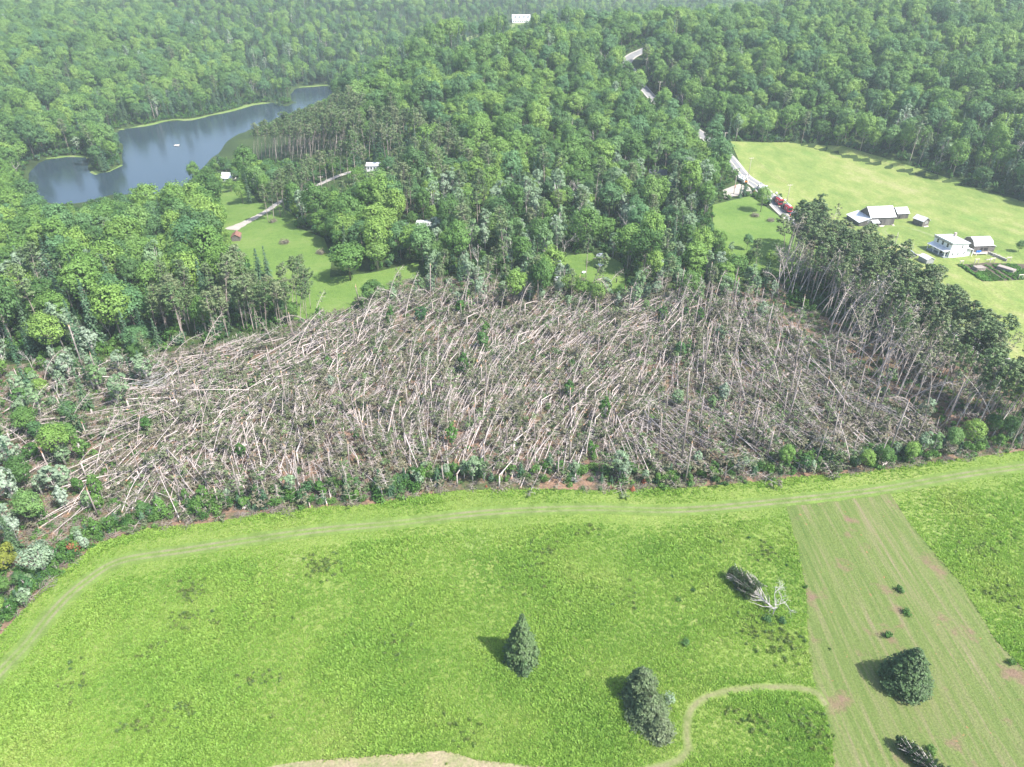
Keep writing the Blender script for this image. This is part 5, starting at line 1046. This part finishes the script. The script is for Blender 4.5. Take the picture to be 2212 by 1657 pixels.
# barn behind the house, grey shed
p = P(2099, 546.5); b2 = thing('barn', 'weathered outbuilding with white gambrel roof behind the farmhouse', 'barn', p, R(5)); gable(b2, 7.8, 7.0, 3.3, 5.6, M['logwood'], M['tin'], 'x', .3, True); door(b2, (3.6, 0, 1.1), 1.0, 2.1); door(b2, (5.4, 0, 1.5), 1.7, 1.2)
ax = MB(); ax.box((8.55, 1.4, 1.3), (1.45, 2.8, 2.6)); a_o = ax.obj('annex', M['logwood'], b2); rm = MB(); slab(rm, (7.82, -.2, 3.1), (9.6, -.2, 2.65), (9.6, 3.1, 2.65), (7.82, 3.1, 3.1)); rm.obj('roof', M['tin'], a_o)
mb = MB(); mb.box((3.4, -1.0, .2), (7.6, 1.6, .4)); mb.obj('deck', M['paleboard'], b2)
for i, x in enumerate((1.2, 1.9, 2.6)):
    q = b2.matrix_basis if False else Matrix.Translation(p) @ Matrix.Rotation(R(5), 4, 'Z'); w_ = q @ Vector((x, -.9, .4)); d = thing('drum', 'blue plastic drum on the outbuilding deck, ' + ('left', 'middle', 'right')[i] + ' of three', 'drum', w_, 0, 'blue drums'); mb = MB(); mb.tube([[0, 0, 0], [0, 0, .28], [0, 0, .56], [0, 0, .85]], [.27, .3, .3, .27], 12); mb.obj('body', M['blue'], d); mb = MB(); mb.tube([[0, 0, .85], [0, 0, .9]], .28, 12); mb.obj('lid', M['blue'], d)
p = P(1999, 571.5); gs = thing('shed', 'small pale grey shed with low white roof between cars and farmhouse', 'shed', p, R(14)); gable(gs, 3.4, 4.6, 2.0, 2.7, M['greysiding'], M['tin'], 'y', .25)
tb = thing('bench', 'long pale wooden table bench on the grass before the outbuilding', 'bench', P(2117, 551), R(8)); mb = MB(); mb.box((0, 0, .72), (5.6, .9, .1)); mb.obj('top', M['paleboard'], tb)
for x in (-2.3, 2.3): mb = MB(); mb.box((x, -.3, .33), (.3, .14, .67)); mb.box((x, .3, .33), (.3, .14, .67)); mb.obj('leg', M['paleboard'], tb)
# garden
M['soil'] = groundmat('garden_soil', [(0, (.06, .05, .035)), (1, (.12, .10, .075))], .5, 2, .5, 3)
GARD = Vp([(2066, 573), (2130, 568), (2230, 572), (2300, 590), (2225, 604), (2121, 609)])
sheet_world('garden_bed', GARD, M['soil'], 2.5, .18, 'dark soil of the vegetable garden')
g0, g1 = Vector(GARD[0]), Vector(GARD[5]); dirv = (g1 - g0).normalized(); nrm_ = Vector((-dirv.y, dirv.x)); nrm_ = nrm_ if nrm_.x > 0 else -nrm_
def row(label, off, a, b, w_, n, sc, mesh_i):
    ts = np.linspace(a, b, n); x = g0.x + dirv.x * ts + nrm_.x * (off + rng.normal(size=n) * w_); y = g0.y + dirv.y * ts + nrm_.y * (off + rng.normal(size=n) * w_)
    return x, y, np.full(n, sc)
veg = [bush(4000 + i, .5, .6, 60, .26, 4).mesh('crop', WL('twig', 'crops')) for i in range(2)]
RX = []; Ll = (g1 - g0).length
for off, w_, n, sc in ((.8, .35, 110, 1.25), (4.6, .12, 60, .7), (5.7, .12, 60, .7), (6.8, .1, 60, .6), (7.9, .1, 60, .6), (9.0, .1, 60, .7), (11.6, .3, 60, .9), (14.5, .2, 60, 1.0), (16.2, .2, 60, 1.0), (18.5, .5, 90, 1.1), (20.5, .5, 90, 1.1), (22.5, .6, 90, 1.1)): RX.append(row('', off, .3, Ll - .5, w_, n, sc, 0))
for off in (1.9, 2.5, 3.1, 3.7): RX.append(row('', off, Ll * .52, Ll - .6, .25, 45, .9, 0))
x = np.concatenate([r[0] for r in RX]); y = np.concatenate([r[1] for r in RX]); s = np.concatenate([r[2] for r in RX]); k = inpoly(x, y, GARD); x, y, s = x[k], y[k], s[k]
scatter('garden_crops', veg, np.column_stack([x, y, hz(x, y) + .18]), np.column_stack([0 * x, 0 * x, rng.uniform(0, 6.3, len(x))]), s * rng.uniform(.8, 1.2, len(x)), rng.integers(0, 2, len(x)), 'rows of leafy vegetables in the garden')
def crib(v, L_, W, H_, lab, rz):
    t = thing('log_crib', lab, 'crib', P(*v), rz); mb = MB(); n = int(H_ / .28)
    for k in range(n):
        z = .16 + k * .28
        if k % 2: [mb.tube([[-L_ / 2, y, z], [L_ / 2, y, z]], .11, 6) for y in (-W / 2, W / 2)]
        else: [mb.tube([[x, -W / 2, z], [x, W / 2, z]], .11, 6) for x in (-L_ / 2, L_ / 2)]
    mb.obj('logs', M['fence'], t); mb = MB(); mb.box((0, 0, (n * .28) * .5), (L_ - .3, W - .3, n * .28 - .1)); mb.box((0, 0, n * .28 + .08), (L_ + .2, W + .2, .12)); mb.obj('filling', M['twig'], t)
crib((2112, 584), 3.6, 2.6, 1.5, 'stacked log crib at the left end of the vegetable garden', R(10)); crib((2171, 586), 2.4, 6.0, 1.6, 'long log crib in the middle of the vegetable garden', R(35))
sw = thing('stone_wall', 'low dry stone wall along the upper side of the garden', 'wall', P(2133, 548)); a, b = P(2133, 549), P(2172, 566); mb = MB(); n = 44
for i in range(n):
    q = a.lerp(b, i / n) - a
    for k in range(3): mb.box((q.x + rng.normal() * .08, q.y + rng.normal() * .08, .18 + k * .32), (rng.uniform(.4, .7), rng.uniform(.5, .8), rng.uniform(.28, .36)), rng.uniform(0, 3), 0, .85)
mb.obj('stones', M['stone'], sw)
def gateframe(v, w_, h_, lab, rz=0):
    t = thing('wooden_frame', lab, 'frame', P(*v), rz, 'wooden frames round the garden')
    for x in (-w_ / 2, w_ / 2): mb = MB(); mb.box((x, 0, h_ / 2), (.2, .2, h_)); mb.obj('post', M['fence'], t)
    mb = MB(); mb.box((0, 0, h_ + .08), (w_ + .5, .32, .16)); mb.obj('beam', M['paleboard'], t)
for v, w_, lab in (((2074, 574), 1.2, 'small post and beam frame at the near left garden corner'), ((2107, 570), 1.5, 'post and beam frame above the first log crib'), ((2141, 568), 1.9, 'tall post and beam frame at the garden top middle'), ((2176, 566), 1.7, 'post and beam frame at the stone wall end'), ((2202, 604), 1.7, 'post and beam frame at the near right garden edge')): gateframe(v, w_, 1.9, lab, R(8))
gt = thing('farm_gate', 'pale wooden rail gate on the lane below the barn', 'gate', P(1947, 535.5), R(15))
for x in (-1.7, 1.7): mb = MB(); mb.box((x, 0, .7), (.18, .18, 1.4)); mb.obj('post', M['fence'], gt)
mb = MB(); mb.box((0, 0, 1.25), (3.6, .14, .2)); mb.box((0, 0, .7), (3.5, .08, .14), 0, 0, 1, 0, R(16)); mb.obj('rail', M['paleboard'], gt)
def fpost(v, lab, h_=1.2): t = thing('fence_post', lab, 'post', P(*v), 0, 'fence posts of the farm'); mb = MB(); mb.tube([[0, 0, -.2], [0, 0, h_]], [.09, .075], 6); mb.obj('post_shaft', M['fence'], t)
for i, v in enumerate(((1892, 537), (1904, 536), (1916.5, 535.5), (1929, 534))): fpost(v, 'weathered fence post in the line left of the farm gate, %s from left' % ORD[i])
fpost((1971, 533.5), 'single dark fence post right of the farm gate')
for i, v in enumerate(((1989, 583), (2003.5, 582.5), (2018, 582), (2032, 580.5))): fpost(v, 'fence post in the row below the pale grey shed, %s from left' % ORD[i])
rl = thing('fallen_rail', 'slanting rail leaning between the last two posts below the grey shed', 'rail', P(2018, 582)); a = P(2032, 580) - P(2018, 582); mb = MB(); mb.tube([[.1, -.1, .15], [a.x, a.y - .12, 1.1]], [.06, .05], 6); mb.obj('rail_pole', M['fence'], rl)
wd = thing('stick_pile', 'grey heap of sticks and bark beside the stone wall top', 'pile', P(2148, 553)); mb = MB()
for i in range(60): a = rng.uniform(0, 6.3); l = rng.uniform(.6, 1.6); q = rng.normal(size=2) * .9; mb.tube([[q[0], q[1], rng.uniform(.1, .7)], [q[0] + math.cos(a) * l, q[1] + math.sin(a) * l, rng.uniform(.1, .8)]], [.05, .03], 4)
mb.obj('sticks', M['greywood'], wd)
# ---- other buildings glimpsed among the trees
def cottage(v, L_, W, e, r, wall, roof, rz, name, lab, cat='house', axis='x', wins=()):
    t = thing(name, lab, cat, P(*v), rz); gable(t, L_, W, e, r, wall, roof, axis, .3)
    for c, a, b in wins: window(t, c, a, b)
    return t
cottage((478, 393), 6, 5.5, 2.2, 4.6, M['white'], M['tin'], R(-12), 'cottage', 'small white cottage with steep pale roof near the pond shore', wins=(((1.5, 0, 1.3), 1, 1.1), ((4.4, 0, 1.3), 1, 1.1)))
cottage((792, 371), 8.5, 6, 2.9, 4.0, M['white'], M['tin'], R(2), 'cottage', 'long white house at the end of the gravel drive', wins=tuple(((1 + 1.6 * i, 0, 1.8), .9, 1.0) for i in range(5)))
sh2 = cottage((869, 498), 2.6, 2.6, 2.0, 3.0, M['white'], M['tin'], R(0), 'garden_shed', 'tiny white garden shed beside the camper', 'shed', 'y'); door(sh2, (1.3, 0, .95), 1.2, 1.9, M['greysiding'])
cottage((1402, 388), 8.5, 6, 2.6, 4.4, M['logwood'], M['shingle'], R(-6), 'cabin', 'dark roofed cabin hidden under the roadside trees', 'cabin')
cottage((501, 522), 3.4, 4.6, 1.9, 3.0, M['logwood'], M['rustroof'], R(10), 'shed', 'red brown roofed shed at the lawn edge in the left wood', 'shed', 'y')
fh = cottage((1106, 50), 24, 12, 5.0, 9.5, M['white'], M['tin'], R(2), 'manor_house', 'long white house with dormers on the far ridge field', wins=tuple(((1.6 + 2.4 * i, 0, 2.0), 1.1, 1.5) for i in range(11)))
for x in (5, 10.5, 16, 21.5):
    d = MB(); d.box((x, 1.6, 7.2), (2.4, 2.6, 2.0)); do = d.obj('dormer', M['trim'], fh); q = MB(); q.box((x, .27, 7.1), (1.1, .05, 1.2)); q.obj('pane', M['glass'], do); q = MB(); slab(q, (x - 1.5, .1, 8.2), (x, .1, 9.2), (x, 3.6, 9.2), (x - 1.5, 3.6, 8.2)); slab(q, (x, .1, 9.2), (x + 1.5, .1, 8.2), (x + 1.5, 3.6, 8.2), (x, 3.6, 9.2)); q.obj('roof', M['shingle'], do)
cottage((1186, 45), 11, 7, 4, 6, M['white'], M['tin'], R(5), 'cottage', 'low white roofed building right of the far white house')
# camper
M['rubber'] = plain('tyre_rubber', (.03, .03, .03), .8); M['steel'] = plain('steel', (.45, .45, .46), .35, .7); M['bodywhite'] = plain('white_paintwork', (.78, .80, .80), .3, var=.05); M['bodyblack'] = plain('black_paintwork', (.03, .03, .035), .2, var=.1)
M['bodysilver'] = plain('silver_paintwork', (.50, .53, .56), .25, .3, var=.05); M['bodyred'] = plain('red_paintwork', (.42, .022, .035), .35, var=.1); M['orange'] = plain('orange_panel', (.85, .25, .04), .5, var=.08); M['chrome'] = plain('bright_metal', (.7, .7, .72), .2, .9); M['headlamp'] = plain('lamp_glass', (.8, .8, .75), .1); M['taillamp'] = plain('tail_lamp', (.5, .02, .02), .3)
def wheel(root, x, y, r=.5, w_=.28):
    mb = MB(); mb.tube([[x, y - w_ / 2, r], [x, y + w_ / 2, r]], r, 14); o = mb.obj('wheel', M['rubber'], root); s = 1 if y > 0 else -1; q = MB(); q.tube([[x, y + s * (w_ / 2 - .02), r], [x, y + s * (w_ / 2 + .02), r]], r * .55, 10); q.obj('rim', M['steel'], o)
cp = thing('camper', 'white camper trailer half hidden by trees beside the little shed', 'camper', P(898, 492), R(4)); mb = MB(); mb.extr([(0, .6), (.3, .45), (6.6, .45), (7, .9), (6.9, 2.6), (6.3, 3.0), (.4, 3.0), (0, 2.6)], -1.2, 1.2); mb.obj('body', M['bodywhite'], cp); wheel(cp, 3.2, -1.1, .36); wheel(cp, 3.2, 1.1, .36)
for x in (1.2, 3.4, 5.6): window(cp, (x, -1.2, 2.0), .8, .6)
# raft
rf = thing('raft', 'small floating swim raft in the middle of the pond', 'raft', (*flatP(382, 315, WATER_Z), WATER_Z), R(10)); mb = MB()
for k in range(8): mb.box((-1.4 + k * .4, 0, .38), (.37, 2.6, .07))
mb.obj('deck', M['paleboard'], rf); mb = MB()
for y in (-.9, .9): mb.tube([[-1.5, y, .1], [1.5, y, .1]], .24, 8)
mb.obj('float', M['bodywhite'], rf); mb = MB(); [mb.tube([[1.55, y, .0], [1.55, y, 1.1]], .04, 6) for y in (-.3, .3)]; [mb.tube([[1.55, -.3, z], [1.55, .3, z]], .03, 6) for z in (.2, .5, .8)]; mb.obj('ladder', M['steel'], rf)
# ---- vehicles
def car(v, rz, paint, lab, suv=False):
    t = thing('parked_car', lab, 'car', P(*v) + Vector((0, 0, .08)), rz); h_ = 1.68 if suv else 1.45
    mb = MB(); prof = [(-2.3, .35), (-2.32, .85), (-2.1, .98), (-1.9, 1.0), (1.0, 1.0), (2.1, .88), (2.32, .7), (2.32, .35)]; mb.extr(prof, -.9, .9); bo = mb.obj('body', paint, t)
    cb = MB(); x0 = -2.15 if suv else -1.8; v8 = [(x0, -.82, 1.0), (1.15, -.82, 1.0), (1.15, .82, 1.0), (x0, .82, 1.0), (x0 + .45, -.66, h_ - .06), (.25, -.66, h_ - .06), (.25, .66, h_ - .06), (x0 + .45, .66, h_ - .06)]; F8 = [(3, 2, 1, 0), (4, 5, 6, 7), (0, 1, 5, 4), (1, 2, 6, 5), (2, 3, 7, 6), (3, 0, 4, 7)]; cb.add(v8, F8); cb.obj('glasshouse', M['glass'], t)
    r = MB(); r.box(((x0 + .45 + .25) / 2, 0, h_ - .02), (.25 - x0 - .40, 1.36, .07)); [r.tube([[a, y, 1.0], [b, y * .82, h_ - .05]], .045, 4) for y in (-.82, .82) for a, b in ((x0, x0 + .45), (1.15, .25), (-.5, -.5))]; r.obj('roof', paint, t)
    for x in (-1.45, 1.4): [wheel(t, x, y, .34, .22) for y in (-.84, .84)]
    for y in (-.65, .65): q = MB(); q.box((2.3, y, .72), (.08, .34, .14)); q.obj('headlight', M['headlamp'], t); q = MB(); q.box((-2.31, y, .82), (.06, .3, .16)); q.obj('tail_light', M['taillamp'], t)
    return t
car((1959, 549), R(176), M['bodysilver'], 'silver car parked behind the dark one near the farmhouse'); car((1965, 554), R(4), M['bodyblack'], 'dark blue black wagon parked in front of the silver car', True)
car((1012, 607), R(170), M['bodyblack'], 'dark vehicle half buried under fallen treetops behind the wreckage', True); car((1208, 606), R(20), M['bodysilver'], 'pale vehicle crushed under pines at the small clearing'); car((1300, 556), R(-20), M['bodywhite'], 'white vehicle hidden by branches at the back of the small clearing')
def truckbase(t, L_, paint, cabx):
    mb = MB(); mb.box((0, 0, .72), (L_, .95, .26)); mb.obj('chassis', M['bodyblack'], t)
    mb = MB(); mb.extr([(cabx, .6), (cabx, 2.55), (cabx + .25, 2.75), (cabx + 1.35, 2.75), (cabx + 1.75, 1.75), (cabx + 2.75, 1.6), (cabx + 2.9, 1.3), (cabx + 2.9, .6)], -1.15, 1.15); cbo = mb.obj('cab', paint, t)
    q = MB(); q.add([(cabx + 1.38, -.95, 2.62), (cabx + 1.38, .95, 2.62), (cabx + 1.76, .95, 1.82), (cabx + 1.76, -.95, 1.82)], [(0, 3, 2, 1)]); [q.box((cabx + .85, y, 2.15), (.9, .03, .65)) for y in (-1.16, 1.16)]; q.obj('windscreen', M['glass'], cbo)
    for y in (-.85, .85): q = MB(); q.box((cabx + 2.92, y, 1.0), (.06, .34, .22)); q.obj('headlight', M['headlamp'], t)
    wheel(t, cabx + 2.0, -1.0, .5, .32); wheel(t, cabx + 2.0, 1.0, .5, .32)
    for x in (-L_ / 2 + 1.3, -L_ / 2 + 2.4):
        for y in (-1.0, 1.0): wheel(t, x, y, .5, .42)
def bucket_truck(v, rz, lab):
    L_ = 9.0; t = thing('bucket_truck', lab, 'utility truck', P(*v) + Vector((0, 0, .1)), rz, 'white utility trucks'); cabx = L_ / 2 - 2.9; truckbase(t, L_, M['bodywhite'], cabx)
    mb = MB(); [mb.box((-1.55, y, 1.45), (5.6, .5, 1.2)) for y in (-1.0, 1.0)]; mb.box((-1.55, 0, 1.1), (5.6, 1.5, .2)); bo = mb.obj('body', M['bodywhite'], t)
    q = MB(); [q.box((x, y, 1.45), (.03, .52, 1.1)) for x in (-3, -1.6, -.2) for y in (-1.01, 1.01)]; q.obj('locker_gap', M['steel'], bo)
    q = MB(); q.box((-L_ / 2 + .08, 0, 1.3), (.08, 1.7, .85)); q.obj('rear_panel', M['orange'], t)
    q = MB(); q.tube([[-1.2, 0, 1.1], [-1.2, 0, 2.6]], .38, 12); q.obj('turret', M['bodywhite'], t)
    q = MB(); q.tube([[-1.2, .1, 2.6], [3.6, .1, 3.3]], .2, 8); q.tube([[3.6, -.25, 3.4], [-3.2, -.25, 3.25]], .16, 8); bm_ = q.obj('boom', M['bodywhite'], t)
    q = MB(); q.box((-3.5, -.35, 3.3), (.9, .8, 1.1), 0, 0, 1.12); q.obj('bucket', M['bodywhite'], bm_); q = MB(); [q.box((x, 0, 1.75), (.5, .9, .6)) for x in (-2.6, -.1, .7)]; q.obj('equipment', M['steel'], t)
    return t
def chip_truck(v, rz, lab):
    L_ = 8.6; t = thing('tree_truck', lab, 'work truck', P(*v) + Vector((0, 0, .1)), rz, 'red tree service trucks'); cabx = L_ / 2 - 2.9; truckbase(t, L_, M['bodyred'] if False else M['bodyblack'], cabx)
    mb = MB(); mb.box((-1.9, 0, 1.95), (4.7, 2.3, 2.1), 0, 0, .97); bo = mb.obj('box', M['bodyred'], t); q = MB(); q.box((-4.27, 0, 2.1), (.06, 1.9, 1.2)); q.obj('opening', M['dark'], bo)
    q = MB(); q.tube([[.9, 0, 1.1], [.9, 0, 3.2]], .32, 10); q.obj('turret', M['bodywhite'], t); q = MB(); q.tube([[.9, .2, 3.3], [-4.2, .2, 3.45]], .17, 8); q.tube([[-4.2, -.2, 3.6], [3.6, -.2, 3.7]], .14, 8); bm_ = q.obj('boom', M['bodywhite'], t); q = MB(); q.tube([[3.9, -.2, 3.3], [3.9, -.2, 4.3]], [.4, .48], 10); q.obj('bucket', M['bodywhite'], bm_); q = MB(); q.box((-2.5, 1.17, 2.2), (.9, .03, .5)); q.obj('panel', M['trim'], bo)
    return t
def roadrot(v):
    p = P(*v); d = [(Vector((a[0] - p.x, a[1] - p.y)).length, i) for i, a in enumerate(cl)]; i = min(d)[1]; q = cl[min(i + 2, len(cl) - 1)] - cl[max(i - 2, 0)]; return math.atan2(q[1], q[0])
bucket_truck((1722, 471), roadrot((1722, 475)), 'white bucket truck at the near end of the convoy, beside the pine block')
chip_truck((1697, 456), roadrot((1697, 456)), 'red tree truck directly behind the near white bucket truck'); chip_truck((1678, 440), roadrot((1678, 440)), 'red tree truck further up the road beside the round tree')
bucket_truck((1601, 393), roadrot((1601, 390)), 'white bucket truck with orange rear panel near the gravel pull out'); bucket_truck((1645, 414), roadrot((1645, 414)), 'white truck mostly hidden behind the round roadside tree')
# ---- utility poles
def pole(v, h_, lab, arm=2.6, rz=0.0):
    t = thing('utility_pole', lab, 'utility pole', P(*v), rz, 'wooden utility poles'); mb = MB(); mb.tube([[0, 0, -.5], [0, 0, h_]], [.17, .11], 8); mb.obj('shaft', M['fence'], t)
    if arm:
        mb = MB(); mb.box((0, 0, h_ - .35), (arm, .14, .16)); ao = mb.obj('crossarm', M['paleboard'], t); mb = MB(); [mb.tube([[x, 0, h_ - .27], [x, 0, h_ - .05]], .06, 6) for x in (-arm / 2 + .1, 0.3, arm / 2 - .1)]; mb.obj('insulator', M['steel'], ao)
    return t
pole((1616, 380), 9.5, 'utility pole with crossarm standing by the far white truck', rz=R(8)); pole((1698, 441), 9.5, 'utility pole with crossarm behind the red trucks', rz=R(8)); pole((1584, 420), 9, 'plain pole without crossarm beside the gravel pull out', 0)
pole((1421, 222), 13, 'utility pole beside the lower bend of the hill road', 3); pole((1393, 170), 13, 'utility pole beside the upper bend of the hill road', 3); pole((1561, 325), 10, 'utility pole at the top corner of the hayfield', rz=R(8)); pole((1931, 532), 6, 'thin leaning pole beside the farm gate', 0)
pole((697, 420), 9, 'utility pole among the avenue pines by the drive'); 
def wires(v0, v1, h0, h1, lab):
    a, b = P(*v0), P(*v1); t = thing('power_line', lab, 'power line', a); mb = MB()
    for k in (-.9, .3, 1.2):
        ts = np.linspace(0, 1, 14); q = np.array([(b - a) * s + Vector((k, 0, h0 + (h1 - h0) * s - 1.6 * 4 * s * (1 - s) * .5)) for s in ts]); mb.tube(q, .022, 4, 0, False)
    mb.obj('wire', M['bodyblack'], t)
wires((1616, 380), (1698, 441), 9.2, 9.2, 'power line between the two roadside poles above the trucks'); wires((1421, 222), (1393, 170), 12.6, 12.6, 'power line between the poles on the hill road'); wires((1421, 222), (1561, 325), 12.6, 9.6, 'power line running down from the hill road to the hayfield')
# ---- people
def person(v, rz, top, legs, lab, pose='stand'):
    t = thing('person', lab, 'person', P(*v) + Vector((0, 0, .08)), rz); me = bpy.data.meshes.new('body'); ah = .34 if pose == 'stand' else .46
    V_ = [(0, 0, .95), (0, 0, 1.2), (0, .0, 1.42), (0, 0, 1.53), (0, .01, 1.62), (0, .02, 1.74), (.19, 0, 1.42), (.27, .04, 1.15), (ah, .16, .92), (ah + .02, .22, .82), (-.19, 0, 1.42), (-.27, .02, 1.14), (-.30, .08, .88), (-.31, .1, .78), (.1, 0, .9), (.12, .06, .5), (.13, -.02, .08), (.14, .14, .04), (-.1, 0, .9), (-.12, -.04, .5), (-.14, -.14, .08), (-.15, .02, .04)]
    E_ = [(0, 1), (1, 2), (2, 3), (3, 4), (4, 5), (2, 6), (6, 7), (7, 8), (8, 9), (2, 10), (10, 11), (11, 12), (12, 13), (0, 14), (14, 15), (15, 16), (16, 17), (0, 18), (18, 19), (19, 20), (20, 21)]
    Rd = [.16, .145, .15, .06, .1, .08, .075, .055, .042, .045, .075, .055, .042, .045, .105, .075, .05, .05, .105, .075, .05, .05]
    me.from_pydata(V_, E_, []); me.materials.append(top); o = link('body', me, t); sk = o.modifiers.new('skin', 'SKIN'); sl = me.skin_vertices[0].data if me.skin_vertices else None
    if sl is None:
        bm_ = bmesh.new(); bm_.from_mesh(me); bm_.verts.layers.skin.verify(); bm_.to_mesh(me); bm_.free(); sl = me.skin_vertices[0].data
    for s_, r_ in zip(sl, Rd): s_.radius = (r_, r_)
    sl[0].use_root = True; su = o.modifiers.new('sub', 'SUBSURF'); su.levels = su.render_levels = 1
    q = MB(); q.tube([[0, -.01, 1.70], [0, 0, 1.78], [0, 0, 1.83]], [.115, .105, .04], 10); q.obj('hat', legs, t); q = MB()
    for s_ in (1, -1): q.tube([[s_ * .1, 0, .93], [s_ * .12, .03 * s_, .5], [s_ * .135, -.01, .12]], [.125, .092, .07], 8)
    q.obj('trousers', legs, t); return t
M['cl_dark'] = plain('dark_clothing', (.025, .025, .035), .9); M['cl_or'] = plain('orange_workwear', (.80, .16, .04), .8); M['cl_red'] = plain('red_workwear', (.55, .05, .05), .8)
person((2097, 553), 2.0, M['cl_dark'], M['cl_dark'], 'person in dark clothing standing at the right corner of the farmhouse'); person((1331, 611), .5, M['cl_dark'], M['cl_dark'], 'person in dark clothing standing on the small clearing', 'reach')
person((1587, 407), .5, M['cl_or'], M['cl_dark'], 'worker in orange on the gravel pull out'); person((1627, 420), 2.5, M['cl_red'], M['cl_red'], 'worker in red standing on the road above the round tree'); person((1705, 470), 1.0, M['cl_or'], M['cl_red'], 'worker in orange at the cab of the near bucket truck')
# debris on the clearing
M['sheetwhite'] = plain('crumpled_white_sheet', (.75, .80, .82), .5, var=.15)
for v, rz_, sc, lab in (((1296, 573), .3, 1.0, 'crumpled white metal sheet at the back of the small clearing'), ((1260, 589), 1.0, .6, 'small white sheet lying on the small clearing')):
    t = thing('metal_sheet', lab, 'debris', P(*v), rz_); mb = MB(); n = 7; gx_, gy_ = np.meshgrid(np.linspace(-2, 2, n), np.linspace(-1, 1, 4)); z_ = .25 + .22 * np.sin(gx_ * 2.3 + gy_) + .12 * np.cos(gy_ * 4); vv = np.stack([gx_ * sc, gy_ * sc, z_], -1).reshape(-1, 3); mb.add(vv, [(r * n + c, r * n + c + 1, (r + 1) * n + c + 1, (r + 1) * n + c) for r in range(3) for c in range(n - 1)]); mb.add(vv - (0, 0, .03), [((r + 1) * n + c, (r + 1) * n + c + 1, r * n + c + 1, r * n + c) for r in range(3) for c in range(n - 1)]); mb.obj('sheet', M['sheetwhite'], t)
for v, rz_, l, lab in (((1300, 603), .6, 4, 'pale log lying across the small clearing'), ((1290, 560), -.2, 3.2, 'brown log pile piece at the back of the small clearing'), ((2135, 562), .2, 3, 'pale log on the grass beside the stone wall')):
    t = thing('log', lab, 'log', P(*v), rz_); mb = MB(); mb.tube([[-l / 2, 0, .22], [0, .1, .24], [l / 2, 0, .22]], [.24, .22, .19], 8); mb.obj('bark', M['fallbark'], t); mb = MB(); mb.tube([[-l / 2 - .02, 0, .22], [-l / 2, 0, .22]], .2, 8); mb.obj('cut_end', M['rawwood'], t)
finish_labels()
# ---- the air of the valley
m = bpy.data.materials.new('valley_haze'); m.use_nodes = True; N = m.node_tree.nodes; N.remove(N['Principled BSDF']); pv = N.new('ShaderNodeVolumePrincipled'); pv.inputs['Color'].default_value = (.78, .93, 1, 1); pv.inputs['Density'].default_value = .00019; pv.inputs['Anisotropy'].default_value = .1
m.node_tree.links.new(pv.outputs[0], N['Material Output'].inputs['Volume'])
mb = MB(); mb.box((0, 2880, 55), (14500, 6700, 136)); hz_o = mb.obj('haze', m); tag(hz_o, 'thin pale haze filling the valley', kind='stuff')
